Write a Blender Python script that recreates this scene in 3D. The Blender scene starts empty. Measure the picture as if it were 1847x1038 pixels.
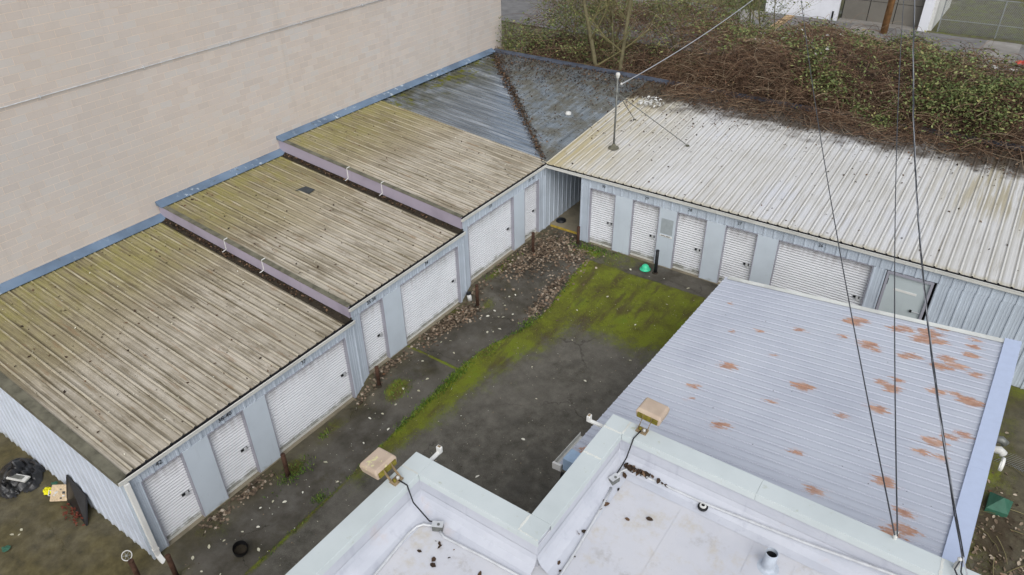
import bpy, math, random
import numpy as np
from mathutils import Matrix, Vector

random.seed(7)
rng = np.random.default_rng(11)
scene = bpy.context.scene
R = math.radians

# ------------------------------------------------------------------ camera
cam_d = bpy.data.cameras.new("camera")
cam = bpy.data.objects.new("camera", cam_d)
scene.collection.objects.link(cam)
yaw, pitch, roll = R(35.175), R(33.749), R(-0.97)
fw = Vector((-math.sin(yaw) * math.cos(pitch), math.cos(yaw) * math.cos(pitch), -math.sin(pitch)))
r0 = Vector((math.cos(yaw), math.sin(yaw), 0))
u0 = r0.cross(fw)
rr = r0 * math.cos(roll) + u0 * math.sin(roll)
uu = u0 * math.cos(roll) - r0 * math.sin(roll)
CAM = Vector((12.801, -20.317, 13.434))
cam.matrix_world = Matrix(((rr.x, uu.x, -fw.x, CAM.x), (rr.y, uu.y, -fw.y, CAM.y), (rr.z, uu.z, -fw.z, CAM.z), (0, 0, 0, 1)))
cam_d.sensor_width = 36
cam_d.lens = 1318.243 / 1847 * 36
cam_d.clip_start = 0.1
cam_d.clip_end = 2000
scene.camera = cam

# ------------------------------------------------------------------ sky, sun, exposure
SUN_EL, SUN_AZ = R(44), R(138)          # azimuth clockwise from +Y
world = bpy.data.worlds.new("World")
scene.world = world
world.use_nodes = True
wn = world.node_tree
wn.nodes.clear()
sky = wn.nodes.new("ShaderNodeTexSky")
sky.sky_type = 'NISHITA'
sky.sun_disc = False
sky.sun_elevation = SUN_EL
sky.sun_rotation = SUN_AZ
sky.air_density = 1.0
sky.dust_density = 2.0
sky.ozone_density = 1.0
hs = wn.nodes.new("ShaderNodeHueSaturation")
hs.inputs['Saturation'].default_value = 0.38     # overcast: the cloud layer takes the blue out
bg = wn.nodes.new("ShaderNodeBackground")
bg.inputs['Strength'].default_value = 0.13
wo = wn.nodes.new("ShaderNodeOutputWorld")
wn.links.new(sky.outputs[0], hs.inputs['Color'])
wn.links.new(hs.outputs[0], bg.inputs['Color'])
wn.links.new(bg.outputs[0], wo.inputs['Surface'])
sd = bpy.data.lights.new("sun", 'SUN')
sd.energy = 1.1
sd.angle = R(50)
sd.color = (1.0, 0.985, 0.96)
so = bpy.data.objects.new("sun", sd)
scene.collection.objects.link(so)
sdir = Vector((math.sin(SUN_AZ) * math.cos(SUN_EL), math.cos(SUN_AZ) * math.cos(SUN_EL), math.sin(SUN_EL)))
so.rotation_euler = (-sdir).to_track_quat('-Z', 'Y').to_euler()
so.location = (0, 0, 60)
vs = scene.view_settings
vs.view_transform = 'Standard'
vs.look = 'None'
vs.exposure = 0.46
vs.gamma = 1.0
vs.use_curve_mapping = False

# ------------------------------------------------------------------ material helpers
def S(r, g, b):
    f = lambda c: (c / 255 / 12.92) if c / 255 <= 0.04045 else ((c / 255 + 0.055) / 1.055) ** 2.4
    return (f(r), f(g), f(b), 1.0)

class G:
    def __init__(s, name, rough=0.8, metal=0.0, spec=0.3):
        s.m = bpy.data.materials.new(name)
        s.m.use_nodes = True
        s.t = s.m.node_tree
        s.b = s.t.nodes["Principled BSDF"]
        s.set(s.b.inputs['Roughness'], rough)
        s.set(s.b.inputs['Metallic'], metal)
        s.set(s.b.inputs['Specular IOR Level'], spec)
        s._pos = None
    def set(s, sock, v):
        if isinstance(v, bpy.types.NodeSocket): s.t.links.new(v, sock)
        elif v is not None:
            try: sock.default_value = v
            except Exception: sock.default_value = tuple(v)[:len(sock.default_value)]
    def node(s, typ, **kw):
        n = s.t.nodes.new(typ)
        for k, v in kw.items(): setattr(n, k, v)
        return n
    def pos(s):
        if s._pos is None: s._pos = s.node("ShaderNodeNewGeometry")
        return s._pos.outputs['Position']
    def island(s):
        s.pos(); return s._pos.outputs['Random Per Island']
    def objrand(s):
        return s.node("ShaderNodeObjectInfo").outputs['Random']
    def xyz(s, v=None):
        n = s.node("ShaderNodeSeparateXYZ"); s.set(n.inputs[0], v or s.pos()); return n.outputs
    def map(s, v=None, scale=(1, 1, 1), loc=(0, 0, 0), rot=(0, 0, 0)):
        n = s.node("ShaderNodeMapping"); s.set(n.inputs[0], v or s.pos())
        n.inputs['Location'].default_value = loc; n.inputs['Rotation'].default_value = rot; n.inputs['Scale'].default_value = scale
        return n.outputs[0]
    def noise(s, scale=5, detail=4, rough=0.55, v=None, dist=0.0, color=False):
        n = s.node("ShaderNodeTexNoise"); s.set(n.inputs['Vector'], v or s.pos())
        n.inputs['Scale'].default_value = scale; n.inputs['Detail'].default_value = detail
        n.inputs['Roughness'].default_value = rough; n.inputs['Distortion'].default_value = dist
        return n.outputs['Color'] if color else n.outputs['Fac']
    def voro(s, scale=5, v=None, out='Distance', feat='F1', rand=1.0):
        n = s.node("ShaderNodeTexVoronoi", feature=feat); s.set(n.inputs['Vector'], v or s.pos())
        n.inputs['Scale'].default_value = scale; n.inputs['Randomness'].default_value = rand
        return n.outputs[out]
    def math(s, op, a, b=0.0, c=0.0, clamp=False):
        n = s.node("ShaderNodeMath", operation=op, use_clamp=clamp)
        s.set(n.inputs[0], a); s.set(n.inputs[1], b); s.set(n.inputs[2], c); return n.outputs[0]
    def vmath(s, op, a, b=(0, 0, 0)):
        n = s.node("ShaderNodeVectorMath", operation=op)
        s.set(n.inputs[0], a); s.set(n.inputs[1], b)
        return n.outputs['Value'] if op in ('LENGTH', 'DISTANCE', 'DOT_PRODUCT') else n.outputs[0]
    def mr(s, x, lo, hi, a=0.0, b=1.0):
        n = s.node("ShaderNodeMapRange", interpolation_type='SMOOTHSTEP')
        s.set(n.inputs[0], x)
        for i, q in zip((1, 2, 3, 4), (lo, hi, a, b)): s.set(n.inputs[i], q)
        return n.outputs[0]
    def mix(s, f, a, b, mode='MIX'):
        n = s.node("ShaderNodeMix", data_type='RGBA', blend_type=mode)
        s.set(n.inputs[0], f); s.set(n.inputs[6], a); s.set(n.inputs[7], b); return n.outputs[2]
    def ramp(s, f, stops):
        n = s.node("ShaderNodeValToRGB"); s.set(n.inputs[0], f)
        e = n.color_ramp.elements
        while len(e) < len(stops): e.new(0.5)
        for i, (p, c) in enumerate(stops): e[i].position = p; e[i].color = c
        return n.outputs[0]
    def attr(s, name):
        n = s.node("ShaderNodeAttribute"); n.attribute_name = name; return n.outputs['Fac']
    def mul(s, a, b): return s.math('MULTIPLY', a, b)
    def inv(s, a): return s.math('SUBTRACT', 1.0, a)
    def bump(s, h, strength=0.3, dist=0.01):
        n = s.node("ShaderNodeBump"); s.set(n.inputs['Height'], h)
        n.inputs['Strength'].default_value = strength; n.inputs['Distance'].default_value = dist
        s.t.links.new(n.outputs[0], s.b.inputs['Normal'])
    def col(s, c): s.set(s.b.inputs['Base Color'], c); return s.m
    def rgh(s, r): s.set(s.b.inputs['Roughness'], r)

def simple(name, c, rough=0.7, metal=0.0, var=0.12, scale=6, bump=0.0, spec=0.3):
    g = G(name, rough, metal, spec)
    n = g.noise(scale, 5, 0.6)
    dark = tuple(x * (1 - var * 2) for x in c[:3]) + (1,)
    light = tuple(min(1, x * (1 + var)) for x in c[:3]) + (1,)
    if bump: g.bump(g.noise(scale * 8, 4), bump, 0.01)
    return g.col(g.ramp(n, [(0.25, dark), (0.55, c), (0.8, light)]))

M = {}
# concrete block wall
g = G("block_face", 0.92, spec=0.15)
rnd = g.math('FRACT', g.math('ADD', g.island(), g.objrand()))
base = g.ramp(rnd, [(0.0, S(190, 181, 174)), (0.3, S(196, 186, 178)), (0.6, S(199, 190, 183)), (0.85, S(195, 191, 187)), (1.0, S(203, 193, 184))])
lo = g.noise(0.35, 3, 0.5)
base = g.mix(g.mr(lo, 0.35, 0.7, 0, 0.45), base, S(196, 184, 172))
base = g.mix(g.mr(g.noise(0.22, 2, 0.5, g.map(loc=(9, 4, 2))), 0.4, 0.7, 0, 0.45), base, S(184, 180, 177))
base = g.mix(g.mr(g.noise(60, 3, 0.7), 0.3, 0.75, 0, 0.35), base, S(178, 169, 160))
base = g.mix(g.mr(g.xyz()[2], 3.4, 2.3, 0, 0.25), base, S(208, 192, 174))
base = g.mix(g.mul(g.mr(g.noise(1.0, 5, 0.6, g.map(scale=(3, 3, 0.18))), 0.56, 0.72), 0.3), base, S(172, 162, 152))
g.bump(g.noise(45, 4, 0.7), 0.35, 0.012)
M['block'] = g.col(base)
g = G("mortar", 0.95, spec=0.1)
M['mortar'] = g.col(g.ramp(g.noise(1.2, 4), [(0.3, S(204, 192, 180)), (0.5, S(222, 204, 186)), (0.7, S(214, 204, 194))]))

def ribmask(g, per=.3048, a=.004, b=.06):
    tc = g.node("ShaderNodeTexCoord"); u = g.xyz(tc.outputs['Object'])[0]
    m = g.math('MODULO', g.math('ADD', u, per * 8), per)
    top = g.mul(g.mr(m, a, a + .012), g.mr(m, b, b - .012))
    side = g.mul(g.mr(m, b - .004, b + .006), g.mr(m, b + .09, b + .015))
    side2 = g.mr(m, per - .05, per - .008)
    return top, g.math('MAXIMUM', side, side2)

# weathered roofs. axis: 'x' slope runs along x (left row), 'y' along y (right row)
def roof_left():
    g = G("weathered_tan_roof_metal", 0.75, spec=0.25)
    x, y, z = g.xyz()
    st = g.noise(1.0, 6, 0.62, g.map(scale=(0.35, 7, 1)))
    st2 = g.noise(1.0, 5, 0.6, g.map(scale=(0.9, 16, 1), loc=(3, 7, 0)))
    big = g.noise(0.5, 4, 0.55)
    grad = g.math('ADD', g.mr(x, -8.0, -1.5), g.math('MULTIPLY_ADD', big, 1.0, -0.5))
    c = g.ramp(grad, [(0.05, S(146, 138, 98)), (0.3, S(152, 143, 114)), (0.55, S(162, 153, 132)), (0.85, S(178, 171, 157))])
    ori = g.objrand()
    c = g.mix(g.mul(g.mr(ori, 0.55, 1.0), g.mr(x, -5.5, -1.5, 0.1, 0.55)), c, S(188, 180, 166))
    c = g.mix(g.mr(ori, 0.35, 0.0, 0, 0.25), c, S(128, 118, 88))
    c = g.mix(g.mr(st, 0.5, 0.34, 0, 0.65), c, S(112, 103, 80))
    c = g.mix(g.mr(st2, 0.55, 0.75, 0, 0.45), c, S(200, 190, 168))
    c = g.mix(g.mul(g.mr(st2, 0.45, 0.3), g.mr(big, 0.35, 0.6)), c, S(100, 92, 72))
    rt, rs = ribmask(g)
    lap = g.mr(g.noise(0.9, 5, 0.7, g.map(loc=(2, 5, 0))), 0.4, 0.62)
    c = g.mix(g.mul(lap, 0.4), c, S(122, 112, 92))
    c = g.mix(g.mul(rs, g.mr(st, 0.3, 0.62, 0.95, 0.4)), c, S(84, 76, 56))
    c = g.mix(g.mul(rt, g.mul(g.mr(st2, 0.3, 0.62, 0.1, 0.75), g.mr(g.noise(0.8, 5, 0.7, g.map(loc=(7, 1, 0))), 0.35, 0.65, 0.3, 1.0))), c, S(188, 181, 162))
    blot = g.mul(g.mr(g.noise(1.0, 6, 0.7, g.map(scale=(0.6, 2.6, 1), loc=(4, 9, 0))), 0.54, 0.66), 0.55)
    c = g.mix(blot, c, S(96, 86, 66))
    br = g.mul(g.mr(g.noise(1.0, 5, 0.65, g.map(scale=(0.9, 5, 1), loc=(14, 2, 0))), 0.58, 0.68), 0.5)
    c = g.mix(br, c, S(132, 108, 82))
    # moss film near the block wall and rust threads
    ms = g.mul(g.mr(x, -4.6, -7.8), g.mr(g.noise(1.6, 5, 0.6, g.map(scale=(1, 2.2, 1))), 0.42, 0.66))
    c = g.mix(g.math('MULTIPLY', ms, 0.75), c, S(136, 130, 78))
    rust = g.mul(g.mr(g.noise(1.0, 5, 0.6, g.map(scale=(0.8, 11, 1), loc=(20, 1, 0))), 0.66, 0.72), g.mr(g.noise(0.5, 2, 0.5, g.map(loc=(5, 9, 1))), 0.5, 0.62))
    c = g.mix(g.mul(rust, 0.8), c, S(122, 70, 42))
    sp = g.mul(g.mr(g.voro(5.5), 0.16, 0.08), g.mr(g.noise(2.2, 3), 0.52, 0.6))
    c = g.mix(g.mul(sp, 0.8), c, S(58, 52, 36))
    wsp = g.mul(g.mr(g.voro(7.0, g.map(loc=(3, 3, 3))), 0.075, 0.04), 0.9)
    c = g.mix(wsp, c, S(215, 210, 196))
    g.bump(g.noise(30, 4, 0.7), 0.25, 0.01)
    return g.col(c)
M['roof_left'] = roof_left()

def roof_right():
    g = G("pale_weathered_roof_metal", 0.7, spec=0.3)
    x, y, z = g.xyz()
    st = g.noise(1.0, 6, 0.6, g.map(scale=(7, 0.35, 1)))
    st2 = g.noise(1.0, 5, 0.6, g.map(scale=(15, 0.7, 1), loc=(1, 2, 0)))
    big = g.noise(0.45, 4, 0.55)
    c = g.ramp(big, [(0.3, S(192, 191, 187)), (0.55, S(203, 203, 202)), (0.75, S(199, 201, 206))])
    c = g.mix(g.mr(g.objrand(), 0.5, 1.0, 0, 0.35), c, S(188, 186, 178))
    # yellow lichen film near the corner and far right, brown dirt towards the brambles
    yl = g.mul(g.mr(g.math('MULTIPLY_ADD', big, 3.0, x), 5.2, 1.2), g.mr(st, 0.38, 0.56, 0.25, 1.0))
    c = g.mix(g.mul(yl, 0.8), c, S(172, 156, 104))
    yr = g.mul(g.mul(g.mr(x, 10.5, 13.5), g.mr(y, 1.8, 4.5)), g.mr(st, 0.44, 0.6))
    c = g.mix(g.mul(yr, 0.65), c, S(150, 136, 88))
    c = g.mix(g.mr(st2, 0.46, 0.3, 0, 0.5), c, S(150, 144, 128))
    c = g.mix(g.mr(st, 0.4, 0.28, 0, 0.4), c, S(140, 130, 108))
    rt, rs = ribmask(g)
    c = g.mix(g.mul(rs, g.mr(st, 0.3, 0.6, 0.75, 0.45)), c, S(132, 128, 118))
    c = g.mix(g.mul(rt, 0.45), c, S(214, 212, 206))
    dirt = g.mr(g.math('MULTIPLY_ADD', g.noise(1.3, 6, 0.7), 3.6, y), 7.4, 8.7)
    c = g.mix(g.mul(dirt, 0.92), c, S(66, 55, 42))
    db = g.mul(g.mr(g.voro(5.0), 0.17, 0.09), g.mr(g.math('MULTIPLY_ADD', g.noise(1.5, 3), 6.0, g.math('SUBTRACT', y, g.mul(x, 0.35))), 4.0, 6.5))
    c = g.mix(g.mul(db, 0.85), c, S(62, 52, 38))
    eave = g.mul(g.mr(y, 0.22, 0.02), g.mr(st2, 0.35, 0.5))
    c = g.mix(g.mul(eave, 0.5), c, S(170, 160, 128))
    g.bump(g.noise(30, 4, 0.7), 0.2, 0.01)
    return g.col(c)
M['roof_right'] = roof_right()

def roof_galv(axis):
    g = G("bare_galvanised_roof_" + axis, 0.42, metal=0.35 if axis == 'y' else 0.75, spec=0.5)
    x, y, z = g.xyz()
    sc = (0.35, 7, 1) if axis == 'x' else (7, 0.35, 1)
    st = g.noise(1.0, 6, 0.6, g.map(scale=sc))
    c = g.ramp(st, [(0.3, S(104, 112, 118)), (0.5, S(132, 142, 150)), (0.72, S(166, 174, 180))] if axis == 'y' else [(0.3, S(112, 122, 132)), (0.5, S(148, 159, 170)), (0.72, S(196, 204, 212))])
    if axis == 'y':
        dn = g.noise(1.3, 6, 0.7)
        c = g.mix(g.mr(dn, 0.38, 0.62, 0.1, 0.85), c, S(104, 101, 88))
        c = g.mix(g.mul(g.mr(g.voro(5.5), 0.25, 0.12), 0.85), c, S(48, 42, 30))
        g.rgh(g.mr(dn, 0.35, 0.6, 0.4, 0.85))
        c = g.mix(g.mr(y, 5.0, 8.0, 0, 0.45), c, S(70, 64, 50))
    else:
        c = g.mix(g.mul(g.mr(x, -4.5, -8.0), g.mr(g.noise(1.2, 5), 0.3, 0.6)), c, S(96, 98, 78))
        ms = g.mul(g.mr(x, -6.0, -7.4), g.mr(g.noise(2.2, 5, 0.6), 0.52, 0.62))
        c = g.mix(ms, c, S(122, 126, 30))
        c = g.mix(g.mul(g.mr(g.voro(6.5), 0.1, 0.05), 0.8), c, S(196, 198, 192))
        g.rgh(g.mr(st, 0.35, 0.65, 0.16, 0.38))
    return g.col(c)
M['galv_x'] = roof_galv('x')
M['galv_y'] = roof_galv('y')

# shed roof: blue-grey paint with rust blooms where the paint has gone
RUST = [(12.30,-3.85,.14),(11.35,-3.95,.16),(11.52,-3.81,.13),(10.36,-4.84,.10),(9.43,-6.97,.15),(11.31,-4.68,.08),(11.88,-4.78,.17),(12.1,-4.92,.08),(12.45,-3.76,.16),(12.96,-3.7,.2),(12.9,-4.02,.2),(13.22,-3.95,.14),(13.2,-3.4,.08),(13.83,-3.56,.09),(13.9,-3.86,.1),(12.80,-4.82,.15),(12.71,-5.83,.09),(12.62,-4.9,.1),(13.46,-4.61,.14),(13.85,-4.22,.12),(14.04,-4.94,.13),(13.38,-4.95,.16),(13.68,-4.78,.12),(14.05,-5.93,.17),(12.62,-6.20,.16),(12.45,-6.05,.1),(11.05,-6.95,.16),(10.63,-7.76,.08),(12.57,-7.00,.14),(12.01,-7.54,.09),(9.96,-8.94,.15),(11.51,-9.02,.07),(12.10,-9.85,.12),(13.08,-9.02,.15),(13.45,-5.87,.13),(13.66,-7.52,.15),(13.53,-7.90,.1),(14.11,-7.06,.12),(13.89,-7.22,.09),(13.51,-9.64,.12),(13.62,-10.0,.14),(13.45,-10.15,.15),(9.00,-8.01,.11),(9.11,-8.42,.06),(13.77,-5.81,.09),(13.85,-7.9,.08),(8.05,-10.95,.2),(8.5,-4.4,.05),(9.0,-5.6,.06),(9.6,-5.3,.07),(10.2,-6.1,.05)]
def roof_shed():
    g = G("blue_grey_painted_roof_with_rust", 0.55, spec=0.35)
    x, y, z = g.xyz()
    d = g.vmath('SUBTRACT', g.noise(1.0, 5, 0.65, g.map(scale=(2.2, 16, 1)), color=True), (0.5, 0.5, 0.5))
    d2 = g.vmath('SUBTRACT', g.noise(13.0, 5, 0.7, color=True), (0.5, 0.5, 0.5))
    p = g.vmath('ADD', g.pos(), g.vmath('MULTIPLY', d, (0.85, 0.16, 0)))
    p = g.vmath('ADD', p, g.vmath('MULTIPLY', d2, (0.26, 0.16, 0)))
    p = g.vmath('MULTIPLY', p, (0.72, 1.0, 0.0))
    acc = None
    for (a, b, r) in RUST:
        r *= 0.84
        q = g.math('SUBTRACT', g.vmath('DISTANCE', p, (a * 0.72, b, 0)), r)
        acc = q if acc is None else g.math('MINIMUM', acc, q)
    c = g.ramp(g.noise(0.6, 5, 0.6), [(0.3, S(176, 181, 192)), (0.55, S(186, 191, 201)), (0.75, S(190, 195, 203))])
    c = g.mix(g.mr(g.noise(1.0, 5, 0.6, g.map(scale=(0.8, 14, 1))), 0.45, 0.3, 0, 0.3), c, S(160, 166, 180))
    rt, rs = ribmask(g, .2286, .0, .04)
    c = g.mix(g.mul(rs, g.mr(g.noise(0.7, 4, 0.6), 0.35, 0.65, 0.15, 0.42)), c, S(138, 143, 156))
    pink = g.mul(g.mr(acc, 0.14, 0.0), g.mr(g.noise(6, 4, 0.7), 0.45, 0.7))
    c = g.mix(g.mul(pink, 0.4), c, S(196, 168, 160))
    rc = g.ramp(g.noise(5, 4, 0.65), [(0.3, S(156, 114, 92)), (0.5, S(174, 134, 110)), (0.7, S(186, 154, 134))])
    c = g.mix(g.mul(g.mr(acc, 0.03, -0.02), g.mr(g.noise(7, 5, 0.75, g.map(scale=(.5, 1.6, 1))), 0.3, 0.5, 0.35, 0.95)), c, rc)
    lines = g.mul(g.mul(g.mr(x, 12.2, 13.9), g.mr(g.noise(1.0, 3, 0.5, g.map(scale=(0.35, 26, 1), loc=(2, 0, 0))), 0.68, 0.73)), 0.8)
    c = g.mix(lines, c, S(120, 84, 66))
    c = g.mix(g.mul(g.mr(g.voro(3.4), 0.05, 0.03), 0.9), c, S(50, 52, 58))
    return g.col(c)
M['roof_shed'] = roof_shed()

def painted(name, c, dirt=S(110, 112, 92), base_dirt=False, rough=0.6, var=0.06, top_dirt=0.0, ax=2):
    g = G(name, rough, spec=0.3)
    st = g.noise(1.0, 5, 0.6, g.map(scale=(9, 9, 0.6)))
    d = tuple(v * (1 - var * 2.2) for v in c[:3]) + (1,)
    l = tuple(min(1, v * (1 + var)) for v in c[:3]) + (1,)
    cc = g.ramp(g.noise(0.9, 4, 0.6), [(0.3, d), (0.5, c), (0.7, l)])
    cc = g.mix(g.mr(g.objrand(), 0.3, 1.0, 0, 0.18), cc, tuple(v * 0.8 for v in c[:3]) + (1,))
    cc = g.mix(g.mr(st, 0.42, 0.28, 0, 0.25), cc, tuple(v * 0.76 for v in c[:3]) + (1,))
    if base_dirt or top_dirt:
        tc = g.node("ShaderNodeTexCoord"); gzz = g.xyz(tc.outputs['Generated'])[ax]
        nn = g.noise(3.5, 6, 0.7)
        if base_dirt:
            cc = g.mix(g.mul(g.mr(g.math('MULTIPLY_ADD', nn, -0.26, gzz), -0.02, -0.13), 0.5), cc, S(104, 104, 74))
            cc = g.mix(g.mul(g.mr(g.math('MULTIPLY_ADD', nn, -0.2, gzz), -0.04, -0.09), 0.5), cc, S(86, 82, 58))
        if top_dirt:
            cc = g.mix(g.mul(g.mul(g.mr(gzz, 0.7, 1.0), g.mr(st, 0.35, 0.65)), top_dirt), cc, S(150, 144, 142))
    cc = g.mix(g.mul(g.mr(g.noise(14, 4, 0.7), 0.66, 0.74), 0.35), cc, dirt)
    return g.col(cc)
M['wall'] = painted("blue_grey_ribbed_wall_paint", S(184, 194, 205))
M['wallb'] = painted("blue_grey_ribbed_wall_paint_low", S(184, 194, 205), base_dirt=True, ax=1)
M['gable'] = painted("pale_blue_grey_gable_paint", S(196, 204, 216), base_dirt=True, ax=1)
M['pillar'] = painted("smooth_light_blue_grey_panel", S(196, 206, 215), base_dirt=True, var=0.04)
M['door'] = painted("off_white_door_enamel", S(214, 216, 219), base_dirt=True, rough=0.5, var=0.04, top_dirt=0.55)
M['trim'] = painted("mauve_grey_trim_paint", S(156, 156, 166))
M['fascia'] = painted("faded_mauve_fascia_paint", S(160, 152, 166), dirt=S(196, 190, 200), var=0.1)
M['gutter'] = painted("cream_white_gutter_enamel", S(206, 206, 200), dirt=S(120, 120, 90), var=0.08)
M['dark'] = simple("dark_shadowed_lining", S(52, 52, 52), 0.9, var=0.2)
M['muck'] = simple("black_wet_leaf_muck", S(50, 44, 34), 0.85, var=0.3, scale=9, bump=0.4)
g = G("blue_flashing_paint_peeling", 0.5, spec=0.4)
c = g.ramp(g.noise(0.9, 4), [(0.3, S(84, 100, 118)), (0.55, S(104, 124, 146)), (0.75, S(116, 134, 154))])
pl = g.mul(g.mr(g.noise(5, 6, 0.7), 0.56, 0.62), g.mr(g.noise(0.8, 2, 0.5, g.map(loc=(1, 5, 2))), 0.42, 0.6))
c = g.mix(g.mul(pl, 0.8), c, S(190, 200, 206))
c = g.mix(g.mul(g.mr(g.noise(3, 5, 0.7, g.map(loc=(7, 5, 2))), 0.6, 0.7), 0.6), c, S(78, 82, 70))
M['flash'] = g.col(c)
M['flash_dark'] = simple("dark_blue_back_flashing", S(76, 82, 94), 0.6, var=0.3, scale=3)
M['rake'] = simple("mossy_grey_rake_trim", S(104, 102, 88), 0.85, var=0.3, scale=4, bump=0.3)
M['white'] = painted("white_enamel", S(222, 222, 218), dirt=S(150, 140, 120))
M['lichen_white'] = painted("white_caulk", S(214, 216, 210), dirt=S(120, 120, 100), var=0.15)
M['conduit'] = simple("galvanised_conduit", S(200, 202, 204), 0.4, metal=0.15, var=0.1, scale=8)
M['steel'] = simple("weathered_steel_pipe", S(120, 122, 118), 0.5, metal=0.4, var=0.2, scale=8)
g = G("coping_pale_green_enamel", 0.5, spec=0.35)
c = g.ramp(g.noise(0.7, 4, 0.6), [(0.3, S(186, 194, 194)), (0.55, S(196, 204, 204)), (0.75, S(202, 209, 208))])
c = g.mix(g.mul(g.mr(g.noise(3.5, 6, 0.7), 0.6, 0.72), 0.5), c, S(150, 154, 118))
c = g.mix(g.mul(g.mr(g.noise(30, 4, 0.7), 0.66, 0.74), 0.5), c, S(112, 116, 104))
M['coping'] = g.col(c)
g = G("white_roof_membrane", 0.6, spec=0.3)
c = g.ramp(g.noise(0.8, 5, 0.6), [(0.25, S(188, 190, 197)), (0.5, S(198, 199, 204)), (0.75, S(203, 203, 206))])
st = g.noise(1.3, 6, 0.68, g.map(loc=(4, 2, 0)))
c = g.mix(g.mul(g.mr(st, 0.5, 0.7), 0.7), c, S(186, 176, 154))
c = g.mix(g.mul(g.mr(g.noise(1.9, 7, 0.75), 0.54, 0.7), 0.55), c, S(166, 163, 160))
c = g.mix(g.mul(g.mr(g.noise(22, 5, 0.75), 0.67, 0.73), 0.6), c, S(104, 96, 84))
g.bump(g.noise(2.5, 4, 0.6), 0.25, 0.03)
M['membrane'] = g.col(c)
g = G("lavender_grey_parapet_membrane", 0.6, spec=0.3)
c = g.ramp(g.noise(0.9, 5, 0.6, g.map(scale=(1, 1, 2))), [(0.25, S(176, 180, 189)), (0.5, S(188, 191, 199)), (0.75, S(195, 198, 205))])
c = g.mix(g.mul(g.mr(g.noise(1.0, 5, 0.6, g.map(scale=(5, 5, 0.7))), 0.56, 0.7), 0.4), c, S(164, 167, 178))
c = g.mix(g.mul(g.mr(g.noise(1.4, 5, 0.6, g.map(loc=(5, 5, 5))), 0.6, 0.72), 0.45), c, S(190, 178, 174))
g.bump(g.noise(3.0, 3, 0.6), 0.35, 0.04)
M['parapet'] = g.col(c)
M['outer_wall'] = simple("grey_stucco_outer_wall", S(170, 172, 172), 0.85)

# ground: asphalt / concrete apron / moss, driven by attributes stored on the sheet
g = G("worn_asphalt_and_moss_ground", 0.9, spec=0.25)
moss, apr, olive, lit, grassy = (g.attr(k) for k in ("moss", "apron", "olive", "litter", "grassy"))
fine = g.noise(70, 4, 0.75); mid = g.noise(3.2, 6, 0.65); big = g.noise(0.7, 5, 0.6)
asp = g.ramp(mid, [(0.3, S(72, 70, 62)), (0.5, S(91, 88, 80)), (0.7, S(108, 105, 96))])
asp = g.mix(g.mr(fine, 0.52, 0.75, 0, 0.55), asp, S(160, 156, 148))
asp = g.mix(g.mr(fine, 0.46, 0.28, 0, 0.6), asp, S(58, 55, 49))
con = g.ramp(g.noise(1.6, 6, 0.65, g.map(loc=(3, 1, 0))), [(0.28, S(58, 55, 45)), (0.5, S(84, 80, 72)), (0.72, S(106, 103, 96))])
con = g.mix(g.mr(g.noise(45, 4, 0.75), 0.3, 0.75, 0, 0.3), con, S(60, 56, 48))
con = g.mix(g.mul(g.mr(g.noise(1.2, 6, 0.7, g.map(loc=(8, 2, 0))), 0.52, 0.72), 0.55), con, S(66, 62, 38))
c = g.mix(apr, asp, con)
ck = g.voro(0.55, g.vmath('ADD', g.pos(), g.vmath('MULTIPLY', g.noise(2.5, 5, 0.7, color=True), (.6, .6, 0))), 'Distance', 'DISTANCE_TO_EDGE')
c = g.mix(g.mul(g.mul(g.mr(ck, 0.012, 0.004), g.mr(g.noise(0.5, 2), 0.5, 0.62)), 0.75), c, S(40, 37, 30))
pat = g.mr(g.noise(0.38, 3, 0.5, g.map(loc=(11, 3, 0))), 0.5, 0.56)
c = g.mix(g.mul(pat, 0.3), c, S(112, 108, 100))
wet = g.mr(g.noise(0.6, 4, 0.6, g.map(loc=(1, 8, 0))), 0.55, 0.7)
c = g.mix(g.mul(wet, 0.4), c, S(50, 47, 40))
g.rgh(g.mr(wet, 0, 1, 0.92, 0.5))
oc = g.ramp(mid, [(0.3, S(66, 61, 42)), (0.5, S(88, 81, 54)), (0.7, S(106, 98, 68))])
c = g.mix(g.mul(olive, g.mr(big, 0.25, 0.65, 0.45, 1.0)), c, oc)
mn = g.math('ADD', moss, g.math('MULTIPLY_ADD', g.noise(2.2, 8, 0.8), 1.3, -0.68))
mn = g.math('ADD', mn, g.math('MULTIPLY_ADD', g.noise(40, 3, 0.7), 0.7, -0.36))
mc = g.ramp(g.math('ADD', g.math('MULTIPLY', g.noise(1.1, 5, 0.65), 0.7), g.math('MULTIPLY', g.noise(28, 3, 0.7), 0.3)), [(0.34, S(76, 70, 34)), (0.45, S(96, 99, 31)), (0.56, S(112, 121, 28)), (0.68, S(104, 124, 32))])
mc = g.mix(g.mr(g.noise(0.9, 4, 0.6, g.map(scale=(2.5, 0.6, 1), loc=(2, 0, 0))), 0.48, 0.66, 0, 0.85), mc, S(80, 70, 42))
c = g.mix(g.mr(mn, 0.22, 0.78, 0, 0.92), c, mc)
c = g.mix(g.mr(g.math('ADD', lit, g.math('MULTIPLY_ADD', g.noise(4, 5, 0.7), 1.0, -0.5)), 0.4, 0.8, 0, 0.8), c, S(64, 52, 40))
gc = g.ramp(g.noise(2.0, 6, 0.7), [(0.3, S(84, 76, 58)), (0.5, S(98, 96, 62)), (0.7, S(118, 112, 90))])
c = g.mix(grassy, c, gc)
g.bump(g.math('ADD', g.noise(110, 3, 0.7), g.math('MULTIPLY', g.mul(g.noise(26, 4, 0.7), g.mr(mn, 0.2, 0.7)), 3.0)), 0.6, 0.02)
M['ground'] = g.col(c)
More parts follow.
